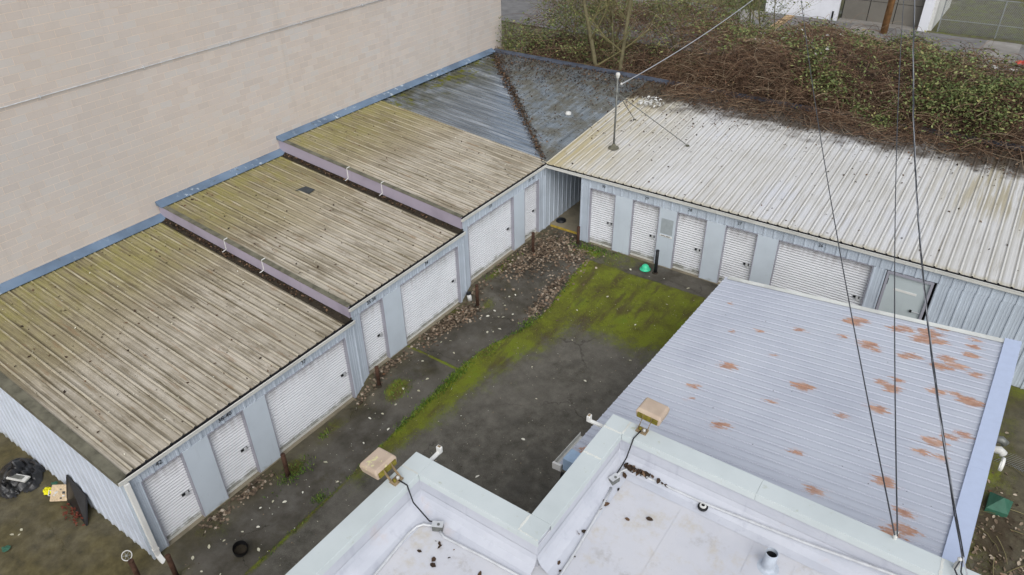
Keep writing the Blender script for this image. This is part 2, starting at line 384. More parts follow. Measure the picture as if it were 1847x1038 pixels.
g = G("worn_concrete_paving", 0.85, spec=0.25)
c = g.ramp(g.noise(0.8, 6, 0.65), [(0.3, S(122, 118, 112)), (0.55, S(146, 142, 136)), (0.75, S(160, 157, 152))])
M['concrete'] = g.col(g.mix(g.mr(g.noise(30, 4, 0.7), 0.3, 0.7, 0, 0.3), c, S(104, 100, 92)))
M['passage'] = simple("stained_passage_concrete", S(134, 126, 108), 0.85, var=0.18, scale=2)
M['yellow'] = simple("worn_yellow_kerb_paint", S(176, 150, 62), 0.8, var=0.25, scale=7)
g = G("street_asphalt", 0.85, spec=0.3)
M['street'] = g.col(g.ramp(g.noise(1.5, 6, 0.7), [(0.3, S(98, 96, 94)), (0.55, S(120, 118, 116)), (0.75, S(136, 134, 130))]))

def leafmat(name, stops, rough=0.6, trans=0.0):
    g = G(name, rough, spec=0.25)
    c = g.ramp(g.island(), stops)
    return g.col(c)
M['dead'] = leafmat("dead_brown_leaves", [(0.0, S(64, 54, 44)), (0.3, S(98, 84, 70)), (0.6, S(122, 106, 88)), (0.82, S(144, 128, 109)), (0.94, S(176, 164, 146)), (1.0, S(132, 94, 68))], 0.7)
M['rusty'] = leafmat("rusty_bramble_leaves", [(0.0, S(70, 50, 40)), (0.3, S(104, 76, 60)), (0.55, S(128, 96, 74)), (0.75, S(140, 112, 84)), (0.9, S(126, 122, 80)), (1.0, S(150, 98, 70))], 0.7)
M['moss_tuft'] = leafmat("moss_tufts", [(0.0, S(72, 74, 26)), (0.4, S(98, 108, 30)), (0.7, S(116, 128, 34)), (1.0, S(132, 134, 58))], 0.9)
M['dead_dark'] = leafmat("wet_dark_leaves", [(0.0, S(38, 29, 22)), (0.5, S(64, 49, 36)), (0.85, S(92, 70, 52)), (1.0, S(132, 108, 86))], 0.7)
M['pale_leaf'] = leafmat("bleached_pale_leaves", [(0.0, S(170, 166, 140)), (0.5, S(204, 200, 178)), (1.0, S(222, 220, 206))], 0.8)
M['green'] = leafmat("bramble_leaf_green", [(0.0, S(70, 82, 48)), (0.35, S(92, 106, 60)), (0.6, S(110, 122, 72)), (0.85, S(130, 136, 86)), (1.0, S(146, 138, 88))], 0.55)
M['grass'] = leafmat("fresh_grass_green", [(0.0, S(58, 84, 28)), (0.5, S(84, 116, 40)), (1.0, S(124, 140, 60))], 0.6)
M['cane'] = leafmat("bramble_cane_brown", [(0.0, S(66, 50, 40)), (0.35, S(98, 76, 60)), (0.65, S(124, 98, 78)), (0.85, S(144, 122, 98)), (1.0, S(166, 150, 126))], 0.8)
M['twig'] = leafmat("olive_twig_bark", [(0.0, S(84, 78, 52)), (0.5, S(112, 106, 72)), (1.0, S(140, 132, 96))], 0.85)
M['bark'] = simple("mossy_olive_bark", S(112, 106, 80), 0.9, var=0.25, scale=5, bump=0.6)
M['thatch'] = simple("brown_bramble_thatch", S(62, 50, 38), 0.95, var=0.35, scale=5, bump=0.8)
M['wood'] = simple("weathered_pole_wood", S(140, 104, 68), 0.85, var=0.25, scale=5, bump=0.5)
M['rust'] = simple("rusty_brown_steel_post", S(76, 54, 42), 0.85, var=0.35, scale=6, bump=0.4)
M['black'] = simple("black_plastic", S(32, 33, 36), 0.5, var=0.2)
M['blackpost'] = simple("black_painted_post", S(40, 42, 46), 0.55, var=0.3)
M['tan_box'] = None
g = G("tan_lamp_housing_with_lichen", 0.65, spec=0.3)
c = g.ramp(g.noise(3, 4), [(0.3, S(170, 152, 134)), (0.6, S(186, 168, 150))])
lc = g.mr(g.noise(4.5, 6, 0.7), 0.56, 0.6)
c = g.mix(g.mul(lc, g.attr('lichen')), c, S(202, 196, 150))
M['tan_box'] = g.col(c)
M['lamp_base'] = simple("yellow_mossy_lamp_base", S(122, 112, 42), 0.8, var=0.35, scale=12)
M['bracket'] = simple("stained_tan_bracket", S(146, 128, 100), 0.7, var=0.25, scale=12)
M['turq'] = simple("turquoise_plastic", S(64, 200, 152), 0.4, var=0.06, spec=0.5)
M['yellow_cloth'] = simple("bright_yellow_cloth", S(226, 220, 40), 0.8, var=0.12)
M['green_bit'] = simple("sea_green_plastic", S(52, 96, 78), 0.6, var=0.15)
M['slate'] = simple("dark_grey_sheet", S(62, 66, 68), 0.6, var=0.15)
M['glass_blue'] = simple("pale_blue_painted_metal", S(160, 184, 208), 0.5, var=0.08)
M['tarp'] = simple("black_plastic_tarp", S(34, 35, 37), 0.35, var=0.35, scale=5, spec=0.5)
M['greywhite'] = simple("dirty_white_plastic", S(204, 204, 200), 0.6, var=0.12)
M['cable'] = simple("black_cable_sheath", S(62, 64, 68), 0.35, var=0.1)
M['cable_light'] = simple("bare_aluminium_cable", S(176, 178, 182), 0.4, metal=0.4, var=0.1)
M['copper_rust'] = simple("rust_red_debris", S(112, 58, 44), 0.8, var=0.3, scale=20)
M['garage_white'] = painted("white_garage_wall", S(228, 230, 236), var=0.03)
M['garage_grey'] = simple("grey_garage_door", S(122, 118, 110), 0.8, var=0.1, scale=1)
M['chain'] = simple("galvanised_chain_link", S(150, 154, 154), 0.5, metal=0.4, var=0.1)
M['steeldoor'] = painted("pale_grey_green_steel_door", S(186, 196, 198), var=0.05)
M['ink'] = simple("black_lettering", S(30, 32, 38), 0.6, var=0.05)
M['patch'] = simple("bare_panel_patch", S(160, 168, 172), 0.8, var=0.08)
M['red'] = simple("faded_red_plastic", S(190, 84, 70), 0.7)

# ------------------------------------------------------------------ object helpers
COL = scene.collection
def link(o, parent=None):
    COL.objects.link(o)
    if parent is not None:
        o.parent = parent
        o.matrix_parent_inverse = Matrix.Translation(-Vector(parent.location)) if parent.type == 'EMPTY' else Matrix.Identity(4)
    return o
def tag(o, label=None, cat=None, group=None, kind=None):
    if label: o['label'] = label
    if cat: o['category'] = cat
    if group: o['group'] = group
    if kind: o['kind'] = kind
    return o
def thing(name, loc, label, cat, group=None):
    o = bpy.data.objects.new(name, None)
    o.empty_display_size = 0.2
    o.location = loc
    COL.objects.link(o)
    return tag(o, label, cat, group)

class MB:
    def __init__(s): s.v = []; s.f = []; s.smooth = False
    def quad(s, *p):
        n = len(s.v); s.v += [tuple(q) for q in p]; s.f.append(tuple(range(n, n + len(p)))); return s
    def hexa(s, p):  # 8 points: bottom 4 ccw, top 4 ccw
        n = len(s.v); s.v += [tuple(q) for q in p]
        for f in ((3, 2, 1, 0), (4, 5, 6, 7), (0, 1, 5, 4), (1, 2, 6, 5), (2, 3, 7, 6), (3, 0, 4, 7)): s.f.append(tuple(n + i for i in f))
        return s
    def box(s, x0, x1, y0, y1, z0, z1):
        return s.hexa([(x0, y0, z0), (x1, y0, z0), (x1, y1, z0), (x0, y1, z0), (x0, y0, z1), (x1, y0, z1), (x1, y1, z1), (x0, y1, z1)])
    def obox(s, c, U, V, N, a, b, h):  # oriented box, half sizes
        c, U, V, N = Vector(c), Vector(U).normalized(), Vector(V).normalized(), Vector(N).normalized()
        P = []
        for k in (-1, 1):
            for i, j in ((-1, -1), (1, -1), (1, 1), (-1, 1)): P.append(c + U * a * i + V * b * j + N * h * k)
        return s.hexa(P)
    def tube(s, pts, r, n=8, cap=True):
        pts = [Vector(p) for p in pts]
        rs = r if isinstance(r, (list, tuple)) else [r] * len(pts)
        rings = []; prev = None
        for i, p in enumerate(pts):
            t = (pts[min(i + 1, len(pts) - 1)] - pts[max(i - 1, 0)]).normalized()
            ref = prev if prev is not None else (Vector((0, 0, 1)) if abs(t.z) < 0.9 else Vector((1, 0, 0)))
            a = ref - t * ref.dot(t)
            if a.length < 1e-5: a = Vector((1, 0, 0)) - t * t.x
            a.normalize(); prev = a; b = t.cross(a)
            st = len(s.v)
            s.v += [tuple(p + (a * math.cos(2 * math.pi * k / n) + b * math.sin(2 * math.pi * k / n)) * rs[i]) for k in range(n)]
            rings.append(st)
        for i in range(len(rings) - 1):
            for k in range(n):
                a, b = rings[i], rings[i + 1]; k2 = (k + 1) % n
                s.f.append((a + k, a + k2, b + k2, b + k))
        if cap:
            s.f.append(tuple(rings[0] + k for k in reversed(range(n)))); s.f.append(tuple(rings[-1] + k for k in range(n)))
        return s
    def lathe(s, c, prof, n=16):
        rings = []
        for r, z in prof:
            st = len(s.v); s.v += [(c[0] + r * math.cos(2 * math.pi * k / n), c[1] + r * math.sin(2 * math.pi * k / n), c[2] + z) for k in range(n)]; rings.append(st)
        for i in range(len(rings) - 1):
            for k in range(n):
                a, b = rings[i], rings[i + 1]; k2 = (k + 1) % n
                s.f.append((a + k, a + k2, b + k2, b + k))
        return s
    def build(s, name, mat, parent=None, smooth=False, bevel=0.0):
        me = bpy.data.meshes.new(name)
        me.from_pydata(s.v, [], s.f)
        me.materials.append(M[mat] if isinstance(mat, str) else mat)
        if smooth: me.polygons.foreach_set("use_smooth", [True] * len(me.polygons))
        o = link(bpy.data.objects.new(name, me), parent)
        if bevel:
            b = o.modifiers.new("bevel", 'BEVEL'); b.width = bevel; b.segments = 2; b.limit_method = 'ANGLE'
        return o

def np_mesh(name, verts, faces_idx, sizes, mat, smooth=False):
    me = bpy.data.meshes.new(name)
    verts = np.asarray(verts, dtype=np.float32); idx = np.asarray(faces_idx, dtype=np.int32).ravel(); sizes = np.asarray(sizes, dtype=np.int32)
    me.vertices.add(len(verts)); me.vertices.foreach_set("co", verts.ravel())
    me.loops.add(len(idx)); me.loops.foreach_set("vertex_index", idx)
    me.polygons.add(len(sizes)); me.polygons.foreach_set("loop_start", np.concatenate([[0], np.cumsum(sizes)[:-1]]).astype(np.int32))
    me.polygons.foreach_set("loop_total", sizes)
    if smooth: me.polygons.foreach_set("use_smooth", np.ones(len(sizes), dtype=bool))
    me.update(calc_edges=True); me.validate()
    me.materials.append(M[mat])
    return me

def scatter(name, tv, tf, P, mat, size, tilt=0.5, yawr=None, parent=None):
    """copies of a small template (one leaf) joined into one mesh"""
    tv = np.asarray(tv, float); k = len(tv); P = np.asarray(P, float); N = len(P)
    size = np.broadcast_to(size, (N,)) if not np.isscalar(size) else np.full(N, size)
    a = rng.uniform(0, 2 * np.pi, N) if yawr is None else yawr
    bx = rng.normal(0, tilt, N); by = rng.normal(0, tilt, N)
    ca, sa, cb, sb, cc, sc = np.cos(a), np.sin(a), np.cos(bx), np.sin(bx), np.cos(by), np.sin(by)
    Z = np.zeros(N); O = np.ones(N)
    Rz = np.stack([np.stack([ca, -sa, Z], -1), np.stack([sa, ca, Z], -1), np.stack([Z, Z, O], -1)], 1)
    Rx = np.stack([np.stack([O, Z, Z], -1), np.stack([Z, cb, -sb], -1), np.stack([Z, sb, cb], -1)], 1)
    Ry = np.stack([np.stack([cc, Z, sc], -1), np.stack([Z, O, Z], -1), np.stack([-sc, Z, cc], -1)], 1)
    Rm = Rz @ Rx @ Ry
    V = np.einsum('nij,kj->nki', Rm, tv) * size[:, None, None] + P[:, None, :]
    idx = []; sizes = []
    off = np.arange(N) * k
    F = [np.asarray(f) for f in tf]
    allf = np.concatenate([off[:, None] + np.concatenate(F)[None, :]], 0)
    sizes = np.tile([len(f) for f in F], N)
    me = np_mesh(name, V.reshape(-1, 3), allf, sizes, mat)
    return link(bpy.data.objects.new(name, me), parent)

LEAF = ([(-0.5, 0, 0.02), (-0.15, -0.28, 0.1), (0.25, -0.2, 0.06), (0.5, 0, -0.02), (0.25, 0.2, 0.06), (-0.15, 0.28, 0.1), (-0.1, 0, -0.02), (0.25, 0, -0.03)],
        [(0, 1, 6), (1, 2, 7, 6), (2, 3, 7), (3, 4, 7), (4, 5, 6, 7), (5, 0, 6)])
_a = [(0.5, 0), (0.24, 0.13), (0.33, 0.4), (0.06, 0.22), (-0.16, 0.5), (-0.18, 0.16), (-0.5, 0.1), (-0.3, -0.05), (-0.42, -0.3), (-0.12, -0.2), (0.05, -0.5), (0.12, -0.2), (0.4, -0.3), (0.25, -0.1)]
MAPLE = ([(x, y, 0.12 * math.sin(5 * x + 3 * y) * (x * x + y * y) ** 0.5) for x, y in _a] + [(0, 0, -0.03)], [(i, (i + 1) % 14, 14) for i in range(14)])
DIAM = ([(-0.5, 0, 0), (0, -0.3, 0.1), (0.5, 0, 0), (0, 0.3, 0.1)], [(0, 1, 2), (0, 2, 3)])

def tubes_np(name, P, r, mat, sides=3, parent=None):
    """P (N,K,3) polylines, r (N,K): one joined mesh of thin tubes"""
    N, K, _ = P.shape
    T = np.gradient(P, axis=1); T /= np.linalg.norm(T, axis=2, keepdims=True) + 1e-9
    ref = np.zeros_like(T); ref[..., 0] = 0.37; ref[..., 1] = 0.21; ref[..., 2] = 0.9
    A = np.cross(T, ref); A /= np.linalg.norm(A, axis=2, keepdims=True) + 1e-9
    B = np.cross(T, A)
    V = np.stack([P + (A * math.cos(2 * math.pi * k / sides) + B * math.sin(2 * math.pi * k / sides)) * r[..., None] for k in range(sides)], 2)
    base = (np.arange(N) * K * sides)[:, None, None, None]
    i = (np.arange(K - 1) * sides)[None, :, None, None]
    k = np.arange(sides)[None, None, :]
    k2 = (k + 1) % sides
    q = np.stack([k, k2, k2 + sides, k + sides], -1)
    F = (base + i + q).reshape(-1, 4)
    me = np_mesh(name, V.reshape(-1, 3), F, np.full(len(F), 4), mat, smooth=True)
    return link(bpy.data.objects.new(name, me), parent)

ROOF_P = [(0, 0), (.018, .030), (.046, .030), (.064, 0), (.135, 0), (.145, .0035), (.165, .0035), (.175, 0), (.215, 0), (.225, .0035), (.245, .0035), (.255, 0)]
WALL_P = [(0, 0), (.018, .026), (.055, .026), (.073, 0), (.15, 0), (.158, .005), (.172, .005), (.18, 0), (.22, 0), (.228, .005), (.242, .005), (.25, 0)]
SHED_P = [(0, 0), (.010, .018), (.030, .018), (.040, 0)]
def profile(P, per, w, u0=0.0):
    out = []; k = math.floor(u0 / per) - 1
    while True:
        for (u, h) in P:
            x = k * per + u - u0
            if x > w + 1e-6: break
            if x >= -1e-6: out.append((x, h))
        k += 1
        if k * per - u0 > w: break
    if not out or out[0][0] > 1e-4: out.insert(0, (0.0, 0.0))
    if out[-1][0] < w - 1e-4: out.append((w, 0.0))
    return out
_cache = {}
def sheet(name, P0, U, V, width, l0, l1, mat, parent, prof=ROOF_P, per=0.3048, u0=0.0, label=None):
    """one ribbed metal sheet; U across the ribs, V along them; l0/l1 numbers or functions of u"""
    U, V = Vector(U).normalized(), Vector(V).normalized(); N = U.cross(V)
    key = None
    if not callable(l0) and not callable(l1):
        key = (round(width, 3), round(l0, 3), round(l1, 3), mat, per, round((u0 / per) % 1, 3), id(prof))
    me = _cache.get(key) if key else None
    if me is None:
        pr = profile(prof, per, width, u0)
        vv = []; ff = []
        for (u, h) in pr:
            a = l0(u) if callable(l0) else l0; b = l1(u) if callable(l1) else l1
            vv += [(u, a, h), (u, b, h)]
        for i in range(len(pr) - 1): ff.append((2 * i, 2 * i + 2, 2 * i + 3, 2 * i + 1))
        me = bpy.data.meshes.new(name); me.from_pydata(vv, [], ff); me.materials.append(M[mat])
        if key: _cache[key] = me
    o = bpy.data.objects.new(name, me)
    link(o, parent)
    o.matrix_basis = Matrix(((U.x, V.x, N.x, P0[0]), (U.y, V.y, N.y, P0[1]), (U.z, V.z, N.z, P0[2]), (0, 0, 0, 1)))
    return o
def text(s, size, mat, parent, P0, U, V, name="number"):
    cu = bpy.data.curves.new(name, 'FONT'); cu.body = s; cu.size = size; cu.align_x = 'CENTER'; cu.align_y = 'CENTER'; cu.extrude = 0.002; cu.resolution_u = 2
    t = bpy.data.objects.new("tmp", cu); COL.objects.link(t)
    bpy.context.view_layer.update()
    me = bpy.data.meshes.new_from_object(t.evaluated_get(bpy.context.evaluated_depsgraph_get()))
    bpy.data.objects.remove(t); bpy.data.curves.remove(cu)
    me.materials.clear(); me.materials.append(M[mat])
    o = link(bpy.data.objects.new(name, me), parent)
    U, V = Vector(U).normalized(), Vector(V).normalized(); N = U.cross(V)
    o.matrix_basis = Matrix(((U.x, V.x, N.x, P0[0]), (U.y, V.y, N.y, P0[1]), (U.z, V.z, N.z, P0[2]), (0, 0, 0, 1)))
    return o

def sstep(x, a, b):
    t = np.clip((np.asarray(x, float) - a) / (b - a), 0, 1); return t * t * (3 - 2 * t)

# ------------------------------------------------------------------ ground height
def gz(x, y):
    x = np.asarray(x, float); y = np.asarray(y, float)
    terr = -0.82 + 0.42 * sstep(y, -10.15, -9.35) + 0.45 * sstep(y, -5.2, -4.4)
    lin = np.interp(y, [-60, -20, -13, -7.2, -2.2, -0.4, 8, 9, 14, 20, 400], [-2.5, -1.0, -0.80, -0.38, 0.0, 0.03, 0.1, 0.3, 1.1, 1.48, 1.48])
    w = sstep(x, 0.3, 2.2)
    near = np.where(y < -4, 1.0, 1.0)
    z = terr * (1 - w) + lin * w
    z = np.where(y > 8.3, lin, z)
    z = np.where(y < -16.4, np.minimum(z, -0.86 - 0.03 * (-16.4 - y)), z)
    z = z - 0.25 * sstep(x, 12.5, 15) * (y < 0.5)
    return z

# fine sheet in the court, growing coarser out to the horizon
fx = np.concatenate([[-600, -300, -150, -80, -50, -35, -25, -18, -14], np.arange(-11, -1, 0.35), np.arange(-1, 9.6, 0.09), np.arange(9.7, 19, 0.3), [21, 25, 32, 42, 60, 100, 200, 350, 600]])
fy = np.concatenate([[-600, -300, -150, -80, -50, -38, -30, -26, -23], np.arange(-21, -18.5, 0.3), np.arange(-18.5, 1.2, 0.09), np.arange(1.3, 24, 0.5), [26, 29, 33, 38, 45, 60, 90, 150, 300, 600]])
X, Y = np.meshgrid(fx, fy)
Zg = gz(X, Y)
def vn(x, y, s, seed):   # cheap smooth value noise
    r = np.random.default_rng(seed); tab = r.random((64, 64))
    u = x * s; v = y * s; i = np.floor(u).astype(int); j = np.floor(v).astype(int)
    f = u - i; h = v - j; f = f * f * (3 - 2 * f); h = h * h * (3 - 2 * h)
    T = lambda a, b: tab[a % 64, b % 64]
    return (T(i, j) * (1 - f) + T(i + 1, j) * f) * (1 - h) + (T(i, j + 1) * (1 - f) + T(i + 1, j + 1) * f) * h
Zg = Zg + (vn(X, Y, 0.9, 1) - 0.5) * 0.03 * (Y > -19) * (Y < 1) + (vn(X, Y, 5, 2) - 0.5) * 0.006
edge_x = 2.08 + 0.12 * (vn(Y, Y * 0, 0.35, 3) - 0.5) + 0.75 * sstep(Y, -7.5, -4.2) - 0.3 * sstep(Y, -4.2, -1.2)   # apron / asphalt joint on the left row
inC = (X > -0.5) & (Y > -16.3) & (Y < 0.4)
apron = np.where(inC, np.maximum(sstep(edge_x - X, -0.03, 0.03), sstep(Y, -1.10, -1.04)), 0)
d_left = X - edge_x; d_back = -1.07 - Y
moss = np.zeros_like(X)
court = (d_left > 0) & (d_back > 0) & (X < 9)
mL = 0.95 * np.exp(-(np.maximum(d_left, 0) / (0.55 + 0.75 * sstep(Y, -12, -5))) ** 1.6) * sstep(Y, -14.5, -10.0)
mB = (1.02 - 0.35 * (1 - sstep(d_back, .1, 1.1)) * (.3 + vn(X, Y * .3, 1.5, 14))) * (1 - sstep(d_back, 1.2 + 1.2 * (vn(X, Y, 0.7, 4) - .5), 4.8)) * sstep(X, 1.5, 3.2)
moss = np.where(court, np.maximum(mL, mB) * 1.18, moss)
crack = np.exp(-(d_left / 0.075) ** 2) * (Y < -1.0) * (0.45 + 0.75 * vn(X, Y, 1.7, 5)) * sstep(Y, -18, -15)
crack = np.maximum(crack, np.exp(-((Y + 7.82 - 0.02 * X) / 0.055) ** 2) * (X > 0) * (X < 2.1) * 0.95)
crack = np.maximum(crack, np.exp(-((Y + 1.07) / 0.08) ** 2) * (X > 2.4) * 0.9)
moss = np.maximum(moss, np.where(inC, crack, 0))
moss = np.maximum(moss, np.where(inC & (Y > -1.05) & (X > 1.6), 0.42 + 0.5 * (vn(X, Y, 1.2, 6) - .5) - 0.5 * sstep(X, 4.2, 6.5), 0))
for (mx, my, sx, sy, a) in ((1.05, -9.35, .35, .5, .95), (0.55, -12.9, .3, .5, .8), (0.2, -5.6, .3, .7, .6), (0.3, -3.2, .2, 1.2, .75), (2.3, -0.5, .6, .35, .9), (0.9, -4.9, .3, .3, .6), (0.6, -15.3, .6, .6, .35), (0.9, -16.6, .5, .6, .5), (0.35, -11.2, .25, 1.2, .5)):
    moss = np.maximum(moss, a * np.exp(-((X - mx) / sx) ** 2 - ((Y - my) / sy) ** 2))
yard = (X > 14) & (Y < 0)
moss = np.where(yard, 0.35 + 0.9 * (vn(X, Y, 0.8, 8) - 0.45), moss)
olive = np.where((Y < -16.0) & (X < 3.2), 1.0 * sstep(-X, -1.4, 0.3), 0.0)
olive = np.maximum(olive, np.where((X < 0.9) & inC, 0.55 * sstep(-X, -0.9, -0.1), 0))
olive = np.maximum(olive, np.where(X > 14, 0.6, 0))
litter = np.zeros_like(X)
for (mx, my, sx, sy, a) in ((0.8, -1.6, .7, 1.1, .8), (0.35, -6.2, .45, 1.1, .8), (2.3, -3.2, .4, 1.1, .7), (0.25, -9.0, .25, .8, .6), (0.2, -14.3, .3, .8, .5), (1.9, -1.2, .6, .5, .6), (15.6, -5.5, .8, 2.2, .8)):
    litter = np.maximum(litter, a * np.exp(-((X - mx) / sx) ** 2 - ((Y - my) / sy) ** 2))
grassy = np.where(Y > 8.2, 1.0, 0.0) * 0.9
grassy = np.where((X < -9.5) | (X > 20), 0.6, grassy)
nx, ny = len(fx), len(fy)
ii = np.arange(nx * ny).reshape(ny, nx)
F = np.stack([ii[:-1, :-1], ii[:-1, 1:], ii[1:, 1:], ii[1:, :-1]], -1).reshape(-1, 4)
me = np_mesh("ground", np.stack([X, Y, Zg], -1).reshape(-1, 3), F, np.full(len(F), 4), 'ground', smooth=True)
for nm, arr in (("moss", moss), ("apron", apron), ("olive", olive), ("litter", litter), ("grassy", grassy)):
    at = me.attributes.new(nm, 'FLOAT', 'POINT'); at.data.foreach_set("value", np.asarray(arr, np.float32).ravel())
tag(link(bpy.data.objects.new("ground", me)), kind='structure')

# ------------------------------------------------------------------ street beyond the brambles
ZS = 1.5
tag(MB().quad((-60, 19.5, ZS), (60, 19.5, ZS), (60, 25.6, ZS), (-60, 25.6, ZS)).build("street", 'street'), kind='structure')
sw = tag(MB().box(-60, 60, 25.6, 26.0, ZS - 0.3, ZS + 0.13).build("kerb", 'concrete'), kind='structure')
sw = MB().box(-60, 60, 26.02, 30.05, ZS - 0.3, ZS + 0.10).build("pavement", 'street')
tag(sw, kind='structure')
for i in range(-9, 11):
    if i % 2 == 0:
        MB().box(i * 1.8, i * 1.8 + 1.72, 26.05, 30.0, ZS + 0.10, ZS + 0.125 + 0.006 * (i % 3)).build("paving_slab", 'concrete' if i % 4 else 'street', sw)
tag(MB().box(-0.55, -0.05, 26.1, 29.9, ZS + 0.12, ZS + 0.15).build("tan_crossing_strip", simple("tan_painted_strip", S(176, 148, 112))), kind='structure')
lot = MB().quad((7.9, 30.2, ZS + .02), (60, 30.2, ZS + .02), (60, 70, ZS + .02), (7.9, 70, ZS + .02)).build("lot", 'ground'); tag(lot, kind='structure')
ga = [0.0, 0.0, 0.0, 0.0]
for nm, v in (("moss", .48), ("apron", 0.0), ("olive", 0.2), ("litter", 0.0), ("grassy", 0.0)):
    at = lot.data.attributes.new(nm, 'FLOAT', 'POINT'); at.data.foreach_set("value", np.full(4, v, np.float32))

t = thing("garage_building", (2.5, 31, ZS), "white garage with a grey panelled bay door across the street", "building")
MB().box(-2.1, 2.42, 30.2, 30.5, ZS, 6.5).build("wall", 'garage_white', t)
MB().box(-2.1, 2.42, 30.17, 30.2, ZS - 0.02, ZS + 0.07).build("base_strip", 'dark', t)
MB().box(2.1, 2.2, 30.15, 30.2, ZS + .1, ZS + .62).build("hose_bib", 'black', t)
MB().box(7.05, 7.55, 30.6, 31.0, ZS, 6.5).build("corner_post", 'garage_white', t)
MB().box(7.55, 7.75, 31.0, 38, ZS, 6.5).build("side_wall", 'greywhite', t)
MB().box(-2.1, 7.7, 30.5, 31.4, 6.5, 6.8).build("roof_edge", 'garage_white', t)
dd = MB().box(2.44, 7.04, 31.3, 31.45, ZS, 6.5).build("bay_door", 'dark', t)
for k in range(3):
    for j in range(4):
        MB().box(2.5 + k * 1.52, 2.5 + k * 1.52 + 1.47, 31.24, 31.3, ZS + 0.05 + j * 1.2, ZS + 1.22 + j * 1.2).build("panel", 'garage_grey', dd)
MB().box(2.44, 7.04, 30.3, 31.25, ZS - 0.02, ZS + 0.05).build("apron_slab", 'concrete', t)

t = thing("utility_pole", (5.55, 28.6, ZS), "brown wooden utility pole beside the grey garage bay", "pole")
MB().tube([(5.55, 28.6, ZS - .3), (5.56, 28.62, 7), (5.58, 28.65, 14)], [.2, .175, .13], 14).build("shaft", 'wood', t, smooth=True)
MB().box(4.4, 6.8, 28.55, 28.68, 13.1, 13.22).build("crossarm", 'wood', t)

t = thing("chain_link_fence", (12, 30.6, ZS), "galvanised chain link fence along the mossy lot across the street", "fence")
for k in range(5):
    MB().tube([(8.1 + k * 3.0, 30.9 + .1 * k, ZS), (8.1 + k * 3.0, 30.9 + .1 * k, ZS + 2.1)], .035, 8).build("post", 'chain', t)
for zz in (0.75, 2.08):
    MB().tube([(8.1, 30.9, ZS + zz), (20.1, 31.3, ZS + zz)], .025, 6).build("rail", 'chain', t)
seg = []
for k in range(-20, 122):
    a = k * 0.1
    for sgn in (1, -1):
        x0, x1 = (a, a + 2.0) if sgn > 0 else (a + 2.0, a)
        z0, z1 = 0.05, 2.05
        if min(x0, x1) < 0: 
            fr = (0 - min(x0, x1)) / 2.0
            if fr > 1: continue
            if sgn > 0: x0, z0 = 0, 0.05 + 2 * fr
            else: x1, z1 = 0, 2.05 - 2 * fr
        if max(x0, x1) > 12: continue
        seg.append([(8.1 + x0, 30.9 + x0 / 30, ZS + z0), (8.1 + x1, 30.9 + x1 / 30, ZS + z1)])
sg = np.array(seg, float)
ob = tubes_np("wire_mesh", sg, np.full(sg.shape[:2], .006), 'chain', 3, t); ob['kind'] = 'stuff'

# ------------------------------------------------------------------ big block wall
WX = -8.2
t = thing("block_wall_building", (WX - 2, -15, 0), "tall windowless building of tan concrete blocks beside the storage roofs", "building")
MB().box(WX - 6, WX - 0.004, -60, 8.98, -2, 16).build("wall", 'mortar', t)
BW, BH, J = 0.405, 0.203, 0.011
bm = MB().box(-0.05, 0.0, J / 2, BW - J / 2, J / 2, BH - J / 2)
bme = bpy.data.meshes.new("block"); bme.from_pydata(bm.v, [], bm.f); bme.materials.append(M['block'])
def project(p):
    d = Vector(p) - CAM; z = d.dot(fw)
    return (0.5 + 1318.243 * d.dot(rr) / z / 1847, 0.5 - 1318.243 * d.dot(uu) / z / 1038, z)
cells = []
nz = int((13.5 - 1.5) / BH)
for k in range(nz):
    z0 = 1.5 + k * BH; off = (k % 2) * BW / 2
    ny_ = int((8.98 + 24) / BW)
    for j in range(ny_ + 1):
        y0 = -24 + j * BW + off
        y1 = min(y0 + BW, 8.98)
        if y1 - y0 < 0.05: continue
        a = project((WX, (y0 + y1) / 2, z0 + BH / 2))
        zr = 2.5 if y0 < -9.75 else (2.95 if y0 < -4.8 else 3.45)
        vis = 0.0 < a[0] < 1 and 0.0 < a[1] < 1 and z0 > zr
        cells.append((vis, a[2], y0, y1, z0))
vis = sorted([c for c in cells if c[0] and c[3] - c[2] > BW * .9], key=lambda c: c[1])[:300]
vk = {(c[2], c[4]) for c in vis}
for c in vis:
    o = bpy.data.objects.new("block", bme); link(o, t)
    o.matrix_basis = Matrix.Translation((WX + random.uniform(-.0015, .0015), c[2], c[4]))
rest = MB()
for c in cells:
    if (c[2], c[4]) in vk: continue
    rest.box(WX - .05, WX + random.uniform(-.0015, .0015), c[2] + J / 2, c[3] - J / 2, c[4] + J / 2, c[4] + BH - J / 2)
o = rest.build("block_courses", 'block', t); o['kind'] = 'stuff'
cd = MB().tube([(WX + .045, -30, 7.1), (WX + .045, 8.9, 7.1)], .015, 8).build("wall_conduit", 'conduit', t, smooth=True)
for y in np.arange(-15, 8, 3.0):
    MB().box(WX, WX + .07, y, y + .03, 7.06, 7.14).build("clip", 'conduit', cd)

# ------------------------------------------------------------------ left storage row
SL = 0.09
DEP = 8.13
def slopeL(zE): return lambda x: zE + SL * (-x)
left = thing("storage_building", (-4, -8, 0), "long stepped storage row with mossy tan metal roofs against the block wall", "building")
VL = Vector((-1, 0, SL)).normalized(); SLEN = math.sqrt(1 + SL * SL)

